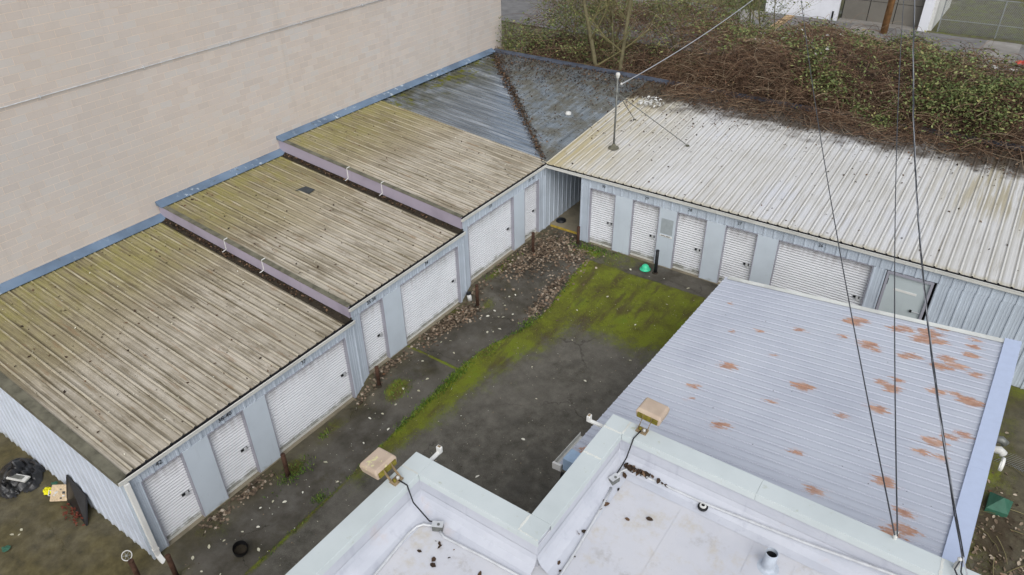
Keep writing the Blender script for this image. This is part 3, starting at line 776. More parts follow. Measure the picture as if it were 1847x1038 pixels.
def roll_door(parent, axis, a0, a1, z0, z1, latch_at=None):
    """curtain with horizontal corrugation, recessed 0.12 behind the wall face"""
    P = []
    n = max(6, int(round((z1 - z0 - 0.06) / 0.082)))
    dz = (z1 - z0 - 0.06) / n
    for k in range(n):
        zb = z0 + 0.06 + k * dz
        P += [(0.0, zb), (0.034, zb + dz * .42), (0.034, zb + dz * .6), (0.0, zb + dz * .82)]
    P.append((0.0, z1))
    rec = -0.12
    m = MB()
    def pt(d, a, z): return (rec + d, a, z) if axis == 'x' else (a, -(rec + d), z)
    for (d, z) in P: m.v += [pt(d, a0, z), pt(d, a1, z)]
    for i in range(len(P) - 1):
        f = (2 * i, 2 * i + 1, 2 * i + 3, 2 * i + 2); m.f.append(f)
    door = m.build("roll_up_door", 'door', parent)
    def bx(nm, d0, d1, b0, b1, c0, c1, mat):
        q = MB()
        if axis == 'x': q.box(rec + d0, rec + d1, b0, b1, c0, c1)
        else: q.box(b0, b1, -(rec + d1), -(rec + d0), c0, c1)
        return q.build(nm, mat, door)
    bx("bottom_bar", -.01, .035, a0 + .01, a1 - .01, z0, z0 + .06, 'gutter')
    zl = z0 + 0.97
    la = a1 - 0.2
    bx("latch", .034, .06, la - .08, la + .1, zl - .03, zl + .03, 'black')
    bx("hasp", .06, .085, la + .0, la + .07, zl - .06, zl + .05, 'conduit')
    bx("jamb", -.02, .135, a0 - .02, a0 - .001, z0 - .02, z1 + .02, 'trim')
    bx("jamb", -.02, .135, a1 + .001, a1 + .02, z0 - .02, z1 + .02, 'trim')
    bx("head_trim", -.02, .137, a0 - .018, a1 + .018, z1 + .001, z1 + .019, 'trim')
    return door

UN = [dict(y0=-16.45, y1=-9.75, T=1.343, E=1.75, B=-0.84,
           items=[('w', -16.45, -16.09), ('d', -16.09, -15.13), ('p', -15.13, -14.43), ('d', -14.43, -13.47), ('p', -13.47, -12.78), ('d', -12.78, -10.08), ('w', -10.08, -9.75)],
           nums=[('42', -15.65), ('38-40', -13.93), ('37', -11.52)]),
      dict(y0=-9.75, y1=-4.82, T=1.775, E=2.18, B=-0.42,
           items=[('w', -9.75, -9.41), ('d', -9.41, -8.545), ('p', -8.545, -7.764), ('d', -7.764, -5.107), ('w', -5.107, -4.82)],
           nums=[('35 36', -8.96), ('34', -6.61)]),
      dict(y0=-4.82, y1=0.0, T=2.2, E=2.66, B=0.04,
           items=[('w', -4.82, -4.521), ('d', -4.521, -2.0), ('p', -2.0, -1.304), ('d', -1.304, -0.4), ('w', -0.4, 0.0)],
           nums=[('33', -3.33), ('31 32', -0.9)])]
for ui, u in enumerate(UN):
    y0, y1, T, E, B = u['y0'], u['y1'], u['T'], u['E'], u['B']
    zr = lambda x: E + 0.03 + SL * (-x)
    yb = y1 if ui < 2 else 8.1
    zt = E - 0.06
    if ui < 2:
        MB().hexa([(-8.15, y0 + .02, -1.6), (-0.17, y0 + .02, -1.6), (-0.17, y1 + (.02 if ui < 2 else 0), -1.6), (-8.15, y1 + .02, -1.6),
               (-8.15, y0 + .02, zr(-8.15) - .04), (-0.17, y0 + .02, zr(-.17) - .05), (-0.17, y1 + .02, zr(-.17) - .05), (-8.15, y1 + .02, zr(-8.15) - .04)]).build("light_block_core", 'dark', left)  # solid dark box added inside the unit to block light
    else:
        MB().hexa([(-8.15, y0 + .02, -1.6), (-0.17, y0 + .02, -1.6), (-0.17, -.02, -1.6), (-8.15, -.02, -1.6),
               (-8.15, y0 + .02, zr(-8.15) - .04), (-0.17, y0 + .02, zr(-.17) - .05), (-0.17, -.02, zr(-.17) - .05), (-8.15, -.02, zr(-8.15) - .04)]).build("light_block_core", 'dark', left)  # same added light-blocking box for the last unit
    # roof sheets, two lengths up the slope
    w = 0.9144; y = y0 - (0.06 if ui == 0 else 0.0)
    ye = y1 if ui < 2 else 0.2
    k = 0
    while y < ye - 0.02:
        ww = min(w, ye - y)
        for (xa, xb, dz) in ((0.012, -4.25, 0.0), (-4.15, -8.05, 0.004)):
            Lg = (xa - xb) * SLEN
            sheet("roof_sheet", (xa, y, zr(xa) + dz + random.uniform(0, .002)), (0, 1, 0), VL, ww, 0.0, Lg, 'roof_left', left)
        y += w; k += 1
    # back flashing against the block wall
    fz = lambda x, d: zr(x) + d
    m = MB().hexa([(-8.19, y0 - .12, fz(-8.19, .03)), (-7.9, y0 - .12, fz(-7.9, .045)), (-7.9, yb, fz(-7.9, .045)), (-8.19, yb, fz(-8.19, .03)),
                   (-8.19, y0 - .12, fz(-8.19, .16)), (-7.9, y0 - .12, fz(-7.9, .06)), (-7.9, yb, fz(-7.9, .06)), (-8.19, yb, fz(-8.19, .16))])
    m.build("wall_flashing", 'flash', left)
    # gutter
    gx0, gx1 = 0.032, 0.105
    ga, gb = y0 - (0.1 if ui == 0 else 0.06), y1 + (0.05 if ui < 2 else -0.0)
    m = MB()
    m.box(gx0, gx1, ga, gb, E - .085, E - .07)
    m.box(gx1 - .006, gx1, ga, gb, E - .068, E + .0)
    m.box(gx1 - .02, gx1 + .012, ga, gb, E + .002, E + .016)
    m.box(gx0 + .008, gx1 - .008, ga, ga + .006, E - .068, E + .0)
    m.box(gx0 + .008, gx1 - .008, gb - .006, gb, E - .068, E + .0)
    gt = m.build("gutter", 'gutter', left)
    mk = MB(); mk.box(gx0 + .012, gx1 - .008, ga + .01, gb - .01, E - .066, E - .05); mk.box(gx0 - .022, gx0 + .01, ga + .012, gb - .012, E - .068, E + .026)
    mk.build("gutter_gap_shade", 'black', gt)  # black strips put in as the shade of the gap behind the gutter lip
    # soffit closure behind gutter
    MB().box(-0.17, 0.0, y0, y1, T + .021, T + .024).build("lintel", 'trim', left)
    # header panels
    y = y0 + .001
    while y < y1 - 0.02:
        ww = min(0.9144, y1 - y)
        sheet("header_panel", (0.0, y, T + .026), (0, 1, 0), (0, 0, 1), ww, 0.0, E + .02 - T - .026, 'wall', left, WALL_P)
        y += 0.9144
    for (kd, a, b) in u['items']:
        if kd == 'w':
            zb_ = B - .12 - (.45 if a < y0 + .01 and ui else 0); sheet("wall_panel", (0.0, a + .02 if a > y0 + .01 else a, zb_), (0, 1, 0), (0, 0, 1), b - a - (.02 if a > y0 + .01 else 0) - (.02 if b < y1 - .01 else 0), 0.0, T + .045 - zb_, 'wallb', left, WALL_P)
        elif kd == 'p':
            MB().box(-0.16, 0.012, a + .021, b - .021, B - .1, T + .018).build("pillar_panel", 'pillar', left, bevel=.004)
        else:
            roll_door(left, 'x', a, b, B + .04, T)
    for s_, yy in u['nums']:
        text(s_, 0.16, 'ink', left, (0.034, yy, E - .22), (0, 1, 0), (0, 0, 1))
    # concrete sill under the doors
    MB().box(-0.16, 0.03, y0 + .3, y1 - .35, B - .6, B + .04).build("sill", 'passage', left)

# gable end facing the yard
x = -8.15
while x < -0.02:
    ww = min(0.9144, -0.0 - x)
    l1 = lambda u_, x=x: 1.75 - .005 + SL * (-(x + u_)) + 1.0
    sheet("wall_panel", (x, -16.47, -1.0), (1, 0, 0), (0, 0, 1), ww, 0.0, l1, 'gable', left, WALL_P)
    x += 0.9144
zr1 = lambda x: 1.78 + SL * (-x)
MB().hexa([(-8.1, -16.56, zr1(-8.1) - .12), (.06, -16.56, zr1(.06) - .12), (.06, -16.34, zr1(.06) + .022), (-8.1, -16.34, zr1(-8.1) + .022),
           (-8.1, -16.56, zr1(-8.1) + .035), (.06, -16.56, zr1(.06) + .035), (.06, -16.34, zr1(.06) + .045), (-8.1, -16.34, zr1(-8.1) + .045)]).build("rake_trim", 'rake', left)
# corner post, downspout
MB().box(-0.03, 0.035, -16.51, -16.44, -1.2, 1.7).build("corner_trim", 'wall', left)
dsp = MB().box(0.04, 0.13, -16.47, -16.36, -0.72, 1.63).build("downspout", 'white', left, bevel=.008)
MB().obox((0.16, -16.42, -0.80), (1, 0, -0.9), (0, 1, 0), (0.9, 0, 1), .13, .055, .045).build("elbow", 'white', dsp, bevel=.008)
MB().box(0.03, 0.135, -16.48, -16.35, -0.55, -0.5).build("strap", 'white', dsp)

# roof step fascias between the units
for (ys, Eh, El) in ((-9.75, 2.18, 1.75), (-4.82, 2.66, 2.18)):
    zt = lambda x: Eh + .03 + SL * (-x); zb = lambda x: El + .03 + SL * (-x)
    fa = MB().hexa([(-8.18, ys - .06, zb(-8.18) + .1), (0.03, ys - .06, zb(.03) + .1), (0.03, ys, zb(.03) + .1), (-8.18, ys, zb(-8.18) + .1),
               (-8.18, ys - .06, zt(-8.18) + .02), (0.03, ys - .06, zt(.03) + .02), (0.03, ys, zt(.03) + .02), (-8.18, ys, zt(-8.18) + .02)]).build("step_fascia", 'fascia', left)
    MB().hexa([(-8.18, ys - .075, zt(-8.18) + .022), (0.03, ys - .075, zt(.03) + .022), (0.03, ys + .07, zt(.03) + .04), (-8.18, ys + .07, zt(-8.18) + .04),
               (-8.18, ys - .075, zt(-8.18) + .034), (0.03, ys - .075, zt(.03) + .034), (0.03, ys + .07, zt(.03) + .05), (-8.18, ys + .07, zt(-8.18) + .05)]).build("cap_flashing", 'rake', fa)
    MB().hexa([(-8.1, ys - .27, zb(-8.1) + .034), (0.05, ys - .27, zb(.05) + .034), (0.05, ys - .005, zb(.05) + .034), (-8.1, ys - .005, zb(-8.1) + .034),
               (-8.1, ys - .27, zb(-8.1) + .045), (0.05, ys - .27, zb(.05) + .045), (0.05, ys - .005, zb(.05) + .09), (-8.1, ys - .005, zb(-8.1) + .09)]).build("tray_flashing", 'muck', fa)
    for xx in ((-5.0, -3.35) if ys < -6 else (-4.8, -3.25)):
        q = MB(); q.box(xx - .012, xx + .012, ys - .075, ys - .061, zb(xx) + .16, zt(xx) + .05); q.box(xx - .012, xx + .012, ys - .06, ys + .06, zt(xx) + .052, zt(xx) + .07)
        q.obox((xx - .01, ys - .14, zb(xx) + .14), (0, 1, .15), (1, 0, 0), (0, -.15, 1), .07, .012, .008)
        q.build("strap", 'white', fa)

# corner square of bare galvanised sheets: the left row's half
zc = lambda x: 2.69 + SL * (-x)
y = 0.2; k = 0
while y < 8.0:
    ww = min(0.9144, 8.05 - y)
    P0 = (0.0, y, zc(0.0))
    l0 = lambda u_, yt=y: max(0.03, (yt + u_ - 0.02)) * SLEN
    l1 = 8.05 * SLEN
    sheet("roof_sheet", P0, (0, 1, 0), VL, ww, (lambda u_, l0=l0: min(l0(u_), l1 - .001)), l1, 'galv_x', left)
    y += 0.9144

# ------------------------------------------------------------------ right storage row
XR1 = 21.0
right = thing("storage_building", (11, 4, 0), "storage row with pale grey ribbed metal roof in front of the brambles", "building")
VR = Vector((0, 1, SL)).normalized()
x = -8.05
# corner half
while x < 0.0:
    ww = min(0.9144, 0.03 - x)
    l0 = lambda u_, x=x: max(0.02, -(x + u_) - 0.02) * SLEN
    sheet("roof_sheet", (x, 0.0, 2.69), (1, 0, 0), VR, ww, l0, 8.05 * SLEN, 'galv_y', right)
    x += 0.9144
x = 0.03
while x < XR1:
    ww = 0.9144
    for (ya, yb, dz) in ((-0.015, 4.25, 0.0), (4.15, 8.05, .004)):
        sheet("roof_sheet", (x, ya, 2.69 + SL * ya + dz + random.uniform(0, .002)), (1, 0, 0), VR, ww, 0.0, (yb - ya) * SLEN, 'roof_right', right)
    x += ww
MB().hexa([(1.52, .17, -1), (XR1, .17, -1), (XR1, 8.1, -1), (1.52, 8.1, -1), (1.52, .17, 2.62), (XR1, .17, 2.62), (XR1, 8.1, 3.36), (1.52, 8.1, 3.36)]).build("light_block_core", 'dark', right)  # dark box added under the roof to block light
MB().hexa([(-8.15, 0.3, -1), (-0.02, 0.3, -1), (-0.02, 8.1, -1), (-8.15, 8.1, -1), (-8.15, 0.3, 2.64), (-0.02, 0.3, 2.6), (-0.02, 8.1, 3.38), (-8.15, 8.1, 3.38)]).build("light_block_core", 'dark', right)  # added light-blocking box below the corner roof
MB().box(-0.02, 1.52, 7.9, 8.1, -1, 3.3).build("passage_end_wall", 'dark', right)
y = 0.0
while y < 7.9:
    sheet("wall_panel", (0.015, y, -0.6), (0, 1, 0), (0, 0, 1), min(.9144, 7.9 - y), 0.0, 3.2 + SL * y, 'wall', right, WALL_P)
    y += .9144
y = 0.17
while y < 7.9:
    sheet("wall_panel", (1.5, y + min(.9144, 7.9 - y), -0.6), (0, -1, 0), (0, 0, 1), min(.9144, 7.9 - y), 0.0, 3.2 + SL * y, 'wall', right, WALL_P)
    y += .9144
MB().hexa([(-8.15, 8.06, 3.36), (XR1, 8.06, 3.36), (XR1, 8.36, 3.34), (-8.15, 8.36, 3.34), (-8.15, 8.06, 3.45), (XR1, 8.06, 3.45), (XR1, 8.36, 3.52), (-8.15, 8.36, 3.52)]).build("back_flashing", 'flash_dark', right)
# valley tray
MB().hexa([(-8.0, 8.22, 3.40), (-7.78, 8.0, 3.40), (.12, 0.08, 2.69), (-.1, -.04, 2.69), (-8.0, 8.22, 3.425), (-7.78, 8.0, 3.425), (.12, 0.08, 2.705), (-.1, -.04, 2.705)]).build("valley_tray", 'steel', right)
# transition strip between bare and painted sheets
EY = 2.66
m = MB(); g0, g1 = -0.105, -0.032
m.box(0.08, XR1, g0, g1, EY - .085, EY - .07); m.box(.08, XR1, g0, g0 + .006, EY - .068, EY); m.box(.08, XR1, g0 - .012, g0 + .02, EY + .002, EY + .016)
gt = m.build("gutter", 'gutter', right)
mk = MB(); mk.box(.1, XR1 - .1, g0 + .008, g1 - .012, EY - .066, EY - .05); mk.box(.1, XR1 - .1, g1 - .01, g1 + .022, EY - .068, EY + .026)
mk.build("gutter_gap_shade", 'black', gt)  # shade of the eave gap, put in as black strips
for xx in (3.3, 6.4, 9.5, 12.6, 15.7):
    MB().box(xx, xx + .05, g0 - .016, g0 - .002, EY - .08, EY + .004).build("gutter_joint", 'gutter', gt)
TR = 2.2
RI = [('w', 1.5, 1.894), ('d', 1.894, 2.841), ('p', 2.841, 3.526), ('d', 3.526, 4.48), ('p', 4.48, 5.132), ('d', 5.132, 6.111), ('p', 6.111, 6.77), ('d', 6.77, 7.75), ('p', 7.75, 8.432), ('d', 8.432, 11.093), ('w', 11.093, 11.5), ('e', 11.5, 12.7)]
x = 1.5
while x < XR1 - .05:
    sheet("header_panel", (x, 0.0, TR + .026), (1, 0, 0), (0, 0, 1), min(.9144, XR1 - x), 0.0, EY + .02 - TR - .026, 'wall', right, WALL_P)
    x += .9144
x = 12.76
while x < XR1 - .05:
    sheet("wall_panel", (x, 0.0, -.35), (1, 0, 0), (0, 0, 1), min(.9144, XR1 - x), 0.0, TR + .375, 'wallb', right, WALL_P)
    x += .9144
for (kd, a, b) in RI:
    if kd == 'w':
        sheet("wall_panel", (a + (.02 if a > 2 else 0), 0.0, -.12), (1, 0, 0), (0, 0, 1), b - a - (.02 if a > 2 else 0) - .02, 0.0, TR + .145, 'wallb', right, WALL_P)
    elif kd == 'p':
        pp = MB().box(a + .021, b - .021, -0.012, .16, -0.12, TR + .018).build("pillar_panel", 'pillar', right, bevel=.004)
        if 4.4 < a < 4.6:
            MB().box(4.60, 5.02, -.018, -.013, 1.30, 1.86).build("bare_patch", 'patch', pp)
            MB().box(4.585, 5.03, -.024, -.014, 1.19, 1.255).build("sign_strip", 'white', pp)
            for i, (q0, q1) in enumerate(((4.64, 4.69), (4.70, 4.74), (4.765, 4.79), (4.82, 4.865), (4.87, 4.91), (4.92, 4.95))):
                MB().box(q0, q1, -.026, -.0245, 1.212, 1.238).build("print_mark", 'ink', pp)
    elif kd == 'd':
        roll_door(right, 'y', a, b, 0.05, TR)
    else:
        ed = MB().box(a + .07, b - .07, .04, .09, 0.05, TR - .07).build("entry_door", 'steeldoor', right)
        MB().box(a, a + .068, -.03, .1, 0.0, TR).build("door_frame", 'trim', ed)
        MB().box(b - .068, b, -.03, .1, 0.0, TR).build("door_frame", 'trim', ed)
        MB().box(a + .069, b - .069, -.03, .1, TR - .069, TR).build("door_frame", 'trim', ed)
        MB().box(a + .28, a + .88, .03, .039, 1.62, 1.69).build("white_stripe", 'white', ed)
        MB().tube([(b - .32, .0, 1.13), (b - .1, .0, 1.13)], .012, 6).build("handle", 'conduit', ed)
        MB().lathe((b - .33, .0, 1.10), [(.001, .07), (.03, .06), (.035, .03), (.03, 0), (.001, -.01)], 10).build("knob", 'black', ed)
        MB().box(a + .069, a + .085, .025, .039, 1.75, 1.95).build("hinge", 'black', ed)
        MB().box(a + .069, b - .069, .03, .16, -.3, .05).build("threshold", 'trim', ed)
for s_, xx in (('30', 2.4), ('29', 4.01), ('28', 5.53), ('27', 7.16), ('26', 9.61)):
    text(s_, 0.14, 'ink', right, (xx, -0.034, 2.42), (1, 0, 0), (0, 0, 1))
MB().box(1.9, 11.1, -.03, .16, -.6, .05).build("sill", 'passage', right)
fl = MB().box(0.02, 1.5, .32, 7.9, -.3, .11).build("passage_floor", 'passage', right)
MB().box(0.12, 1.5, .26, .318, -.3, .115).build("yellow_edge", 'yellow', fl)

# mast on the right roof
zR = lambda y: 2.69 + SL * y
t = thing("service_mast", (1.63, 2.05, zR(2.05)), "grey metal electrical service mast standing on the pale ribbed roof", "mast")
MB().lathe((1.63, 2.05, zR(2.05)), [(.2, .03), (.19, .06), (.11, .09), (.07, .16), (.05, .2), (.001, .2)], 14).build("roof_boot", 'rake', t, smooth=True)
MB().tube([(1.63, 2.05, zR(2.05)), (1.61, 2.05, 5.5)], .034, 12).build("pole", 'steel', t, smooth=True)
MB().tube([(1.61, 2.05, 4.9), (1.61, 2.05, 4.98)], .055, 12).build("collar", 'steel', t)
hd = MB().lathe((1.61, 2.05, 5.45), [(.045, 0), (.055, .04), (.075, .09), (.08, .14), (.06, .18), (.001, .2)], 12).build("weatherhead", 'greywhite', t, smooth=True)
for k in range(3):
    a = 2.2 + k * 0.5
    MB().tube([(1.61, 2.05, 5.58), (1.61 + .2 * math.cos(a), 2.05 + .2 * math.sin(a), 5.6), (1.61 + .26 * math.cos(a), 2.05 + .26 * math.sin(a), 5.38), (1.7, 2.1, 5.25)], .01, 5).build("lead_wire", 'cable', hd)
MB().lathe((1.74, 2.1, 5.22), [(.001, 0), (.035, .01), (.04, .05), (.02, .08), (.001, .085)], 10).build("insulator", 'greywhite', hd)
MB().tube([(1.66, 2.06, 4.9), (3.88, 3.41, zR(3.41) + .03)], .016, 6).build("guy_brace", 'steel', t)
MB().tube([(1.66, 2.1, 4.88), (1.25, 4.45, zR(4.45) + .03)], .016, 6).build("guy_brace", 'steel', t)
MB().lathe((3.88, 3.41, zR(3.41)), [(.07, .02), (.06, .05), (.001, .06)], 10).build("brace_foot", 'rake', t)
MB().lathe((1.25, 4.45, zR(4.45)), [(.07, .02), (.06, .05), (.001, .06)], 10).build("brace_foot", 'rake', t)

def cable_pts(A, B, sag, t1=2.0, n=40):
    A, B = Vector(A), Vector(B); out = []
    for i in range(n + 1):
        s = t1 * i / n; p = A + (B - A) * s; p.z -= 4 * sag * s * (1 - s); out.append(p)
    return out
tag(MB().tube(cable_pts((1.74, 2.1, 5.25), (3.06, 10, 6.47), .12, 2.4), .018, 6).build("service_drop_cable", 'cable_light', smooth=True), "pale service cable running from the roof mast up over the brambles", "cable", "overhead cables")
tag(MB().tube(cable_pts((13.41, -11.3, 4.15), (5.16, 10, 6.91), .35, 1.9), .012, 6).build("overhead_cable", 'cable', smooth=True), "leftmost single black cable slanting down to the white parapet", "cable", "overhead cables")
tag(MB().tube(cable_pts((13.45, -11.3, 4.15), (8.68, 10, 7.31), .55, 1.9), .012, 6).build("overhead_cable", 'cable', smooth=True), "straight single black cable between the slanting one and the twisted bundle", "cable", "overhead cables")
t = thing("overhead_cable", (14.29, -11.19, 4.2), "thick twisted bundle of black and silver cables, rightmost overhead line", "cable", "overhead cables")
base = cable_pts((14.29, -11.25, 4.25), (9.03, 10, 7.35), 1.0, 1.9, 240)
for k, (mt, rad) in enumerate((('cable', .010), ('cable', .010), ('cable_light', .010))):
    pts = []
    for i, p in enumerate(base):
        a = i * 0.28 + k * 2.1; pts.append(p + Vector((math.cos(a), 0.0, math.sin(a))) * .015)
    MB().tube(pts, rad, 5).build("strand", mt, t, smooth=True)
for k, (q, m_) in enumerate((((14.6, -11.9, 3.95), 'cable'), ((14.8, -12.0, 3.85), 'cable'), ((14.3, -11.55, 4.0), 'cable_light'))):
    MB().tube([(14.29, -11.25, 4.25), (14.25 + .08 * k, -11.4, 4.1), Vector(q)], .012, 5).build("tail", m_, t)

# ------------------------------------------------------------------ blue-grey shed
TH = -0.03
shed = thing("metal_roof_shed", (11, -7, -0.4), "shed with a low blue-grey ribbed metal roof spotted with orange rust", "building")
Us = Vector((math.cos(TH), math.sin(TH), 0)); Vs = Vector((-math.sin(TH), math.cos(TH), 0))
O = Vector((7.93, -3.15, 2.4)); SS = 0.108
Vsl = (Us + Vector((0, 0, SS))).normalized(); SSL = math.sqrt(1 + SS * SS)
def sp(a, b, dz=0.0):    # a along Us from left eave, b along -Vs from the far edge
    p = O + Us * a - Vs * b; p.z += SS * a + dz; return p
LENX, LENY = 6.5, 8.35
b = 0.0; w = 0.2286 * 4
while b < LENY - .02:
    ww = min(w, LENY - b)
    sheet("roof_sheet", sp(-.02, b, random.uniform(0, .002)), Vs * -1, Vsl, ww, 0.0, LENX * SSL, 'roof_shed', shed, SHED_P, 0.2286)
    b += w
def slab(a0, a1, b0, b1, d0, d1):
    return [sp(a0, b0, d0), sp(a0, b1, d0), sp(a1, b1, d0), sp(a1, b0, d0), sp(a0, b0, d1), sp(a0, b1, d1), sp(a1, b1, d1), sp(a1, b0, d1)]
MB().hexa(slab(0.06, LENX, -.05, .1, .018, .03)).build("ridge_flashing", 'lichen_white', shed)
MB().hexa(slab(LENX - .02, LENX + .3, -.07, 4.6, -.02, .05)).build("side_coping", simple("pale_blue_coping_paint", S(184, 196, 220), .5, var=.03), shed)
MB().hexa(slab(LENX - .022, LENX + .302, 4.605, 8.0, -.02, .052)).build("side_coping", bpy.data.materials["pale_blue_coping_paint"], shed)
def wallbox(a0, a1, b0, b1):
    P = [sp(a0, b0), sp(a0, b1), sp(a1, b1), sp(a1, b0)]
    return [Vector((p.x, p.y, -1.5)) for p in P] + [Vector((p.x, p.y, p.z - .03)) for p in P]
MB().hexa(wallbox(0.12, LENX + .1, .1, 7.95)).build("wall", 'outer_wall', shed)
m = MB(); 
m.hexa(slab(-.14, -.13, 7.35, LENY, -.12, 0.0)); m.hexa(slab(-.128, -.02, 7.35, LENY, -.12, -.11))
gt = m.build("gutter", 'gutter', shed)
MB().hexa(slab(-.15, .05, LENY + .002, LENY + .05, -.16, .0)).build("gutter_end", 'white', gt)
bb = MB().obox(sp(.3, LENY - .1, .08), Us, Vs, (0, 0, 1), .2, .16, .16).build("vent_hood", 'glass_blue', shed, bevel=.01)
MB().hexa([sp(.1, LENY + .08, -.5), sp(.1, LENY + .2, -.5), sp(.5, LENY + .2, -.5), sp(.5, LENY + .08, -.5), sp(.1, LENY + .08, -.1), sp(.1, LENY + .12, -.1), sp(.5, LENY + .12, -.1), sp(.5, LENY + .08, -.1)]).build("hood_skirt", 'black', shed)

# ------------------------------------------------------------------ foreground flat-roofed building
ZP, ZF, CW = 4.0, 3.28, 0.37
X0, Y0, X1, Y1, XE, YE = 6.2, -13.93, 8.6, -11.19, 15.4, -24.0
fb = thing("flat_roof_building", (11, -16, -0.8), "foreground building with white membrane roof and pale green parapet coping", "building")
m = MB()
WT = 0.04
# outer walls
m.box(X0 + WT, X0 + CW - WT, YE, Y0 - WT, -2, ZP - .1)
m.box(X0 + CW - WT + .001, X1 + CW - WT, Y0 - CW + WT, Y0 - WT, -2, ZP - .1)
m.box(X1 + WT, X1 + CW - WT, Y0 - WT + .001, Y1 - WT, -2, ZP - .1)
m.box(X1 + CW - WT + .001, XE, Y1 - CW + WT, Y1 - WT, -2, ZP - .1)
m.build("wall", 'parapet', fb)
MB().box(XE + .001, XE + .3, YE, Y1 - WT, -2, ZP - .1).build("end_wall", 'outer_wall', fb)
# membrane
rm = MB()
rm.quad((X0 + CW - WT, YE, ZF), (X1 + CW - WT, YE, ZF), (X1 + CW - WT, Y0 - CW + WT, ZF), (X0 + CW - WT, Y0 - CW + WT, ZF))
rm.quad((X1 + CW - WT, YE, ZF), (XE, YE, ZF), (XE, Y1 - CW + WT, ZF), (X1 + CW - WT, Y1 - CW + WT, ZF))
roofm = rm.build("roof_membrane", 'membrane', fb)
# cant strips at the foot of the parapet
cs = MB()
def cant(p, q, n):
    p, q, n = Vector(p), Vector(q), Vector(n)
    prof = [(0.005, .30), (.03, .2), (.09, .1), (.2, .03), (.34, .006)]
    for (d0, h0), (d1, h1) in zip(prof[:-1], prof[1:]):
        cs.quad(p + n * d0 + Vector((0, 0, h0)), q + n * d0 + Vector((0, 0, h0)), q + n * d1 + Vector((0, 0, h1)), p + n * d1 + Vector((0, 0, h1)))
xi, yi, xj, yj = X0 + CW - WT, Y0 - CW + WT, X1 + CW - WT, Y1 - CW + WT
cant((xi, YE, ZF), (xi, yi, ZF), (1, 0, 0)); cant((xi, yi, ZF), (xj, yi, ZF), (0, -1, 0))
cant((xj, yi - .02, ZF), (xj, yj, ZF), (1, 0, 0)); cant((xj, yj, ZF), (XE, yj, ZF), (0, -1, 0))
cs.build("cant_strip", 'parapet', fb, smooth=True)
for k, (p, q) in enumerate((((9.6, -14.95), (XE, -14.9)), ((9.2, -17.2), (XE, -17.1)))):
    MB().quad((p[0], p[1], ZF + .004), (q[0], q[1], ZF + .004), (q[0], q[1] + .015, ZF + .006), (p[0], p[1] + .015, ZF + .006)).build("membrane_seam", 'membrane', roofm)
for k, xx_ in enumerate((7.9, 10.35, 12.3, 13.9)):
    MB().box(xx_, xx_ + .16, YE, (-14.75 if xx_ < 8.5 else -11.95), ZF + .002, ZF + .0055).build("membrane_lap", 'membrane', roofm)
# coping pieces: top plate + inner and outer drops
def coping(x0, x1, y0, y1, drops, name="coping"):
    q = MB(); q.box(x0, x1, y0, y1, ZP - .02, ZP)
    for d in drops:
        if d == 'W': q.box(x0, x0 + .008, y0, y1, ZP - .15, ZP - .021)
        if d == 'E': q.box(x1 - .008, x1, y0, y1, ZP - .15, ZP - .021)
        if d == 'N': q.box(x0, x1, y1 - .008, y1, ZP - .15, ZP - .021)
        if d == 'S': q.box(x0, x1, y0, y0 + .008, ZP - .15, ZP - .021)
    return q.build(name, 'coping', fb, bevel=.004)
coping(X0, X0 + CW, YE, -17.0, 'WE'); coping(X0, X0 + CW, -16.995, Y0 - CW - .002, 'WE')
coping(X0, X0 + CW, Y0 - CW, Y0, 'WN')
coping(X0 + CW + .002, X1 - .004, Y0 - CW, Y0, 'NS')
coping(X1 - .002, X1 + CW, Y0 - CW, Y0 - .0, 'S')
coping(X1, X1 + CW, Y0 + .003, -12.3, 'WE'); coping(X1, X1 + CW, -12.297, Y1 - CW - .002, 'WE')
coping(X1, X1 + CW, Y1 - CW, Y1, 'WN')
coping(X1 + CW + .002, 11.4, Y1 - CW, Y1, 'NS'); coping(11.403, 14.1, Y1 - CW, Y1, 'NS'); coping(14.103, XE + .3, Y1 - CW, Y1, 'NS')
for (a, b_, c, d) in ((X0 + .01, X0 + CW - .01, Y0 - CW - .02, Y0 - CW + .012), (X1 - .02, X1 + .012, Y0 - CW + .01, Y0 - .01), (X1 + .01, X1 + CW - .01, -12.315, -12.28), (X1 + .01, X1 + CW - .01, Y1 - CW - .02, Y1 - CW + .015), (X1 + CW - .015, X1 + CW + .02, Y1 - CW + .01, Y1 - .01), (14.085, 14.12, Y1 - CW + .01, Y1 - .01), (X1 + .02, X1 + CW - .01, Y0 - CW + .002, Y0 - CW + .02)):
    q = MB(); n_ = 9
    for i in range(n_):
        if b_ - a > d - c: q.box(a + (b_ - a) * i / n_, a + (b_ - a) * (i + .9) / n_, c + random.uniform(-.008, .008), d + random.uniform(-.008, .008), ZP + .001, ZP + .005)
        else: q.box(a + random.uniform(-.008, .008), b_ + random.uniform(-.008, .008), c + (d - c) * i / n_, c + (d - c) * (i + .9) / n_, ZP + .001, ZP + .005)
    q.build("joint_caulk", 'lichen_white', fb)
# termination bar on the inner faces
for seg_ in (((xi + .012, YE), (xi + .012, yi)), ((xi, yi - .012), (xj, yi - .012)), ((xj + .012, yi), (xj + .012, yj)), ((xj, yj - .012), (XE, yj - .012))):
    MB().tube([(seg_[0][0], seg_[0][1], ZP - .17), (seg_[1][0], seg_[1][1], ZP - .17)], .008, 5).build("termination_bar", 'membrane', fb)

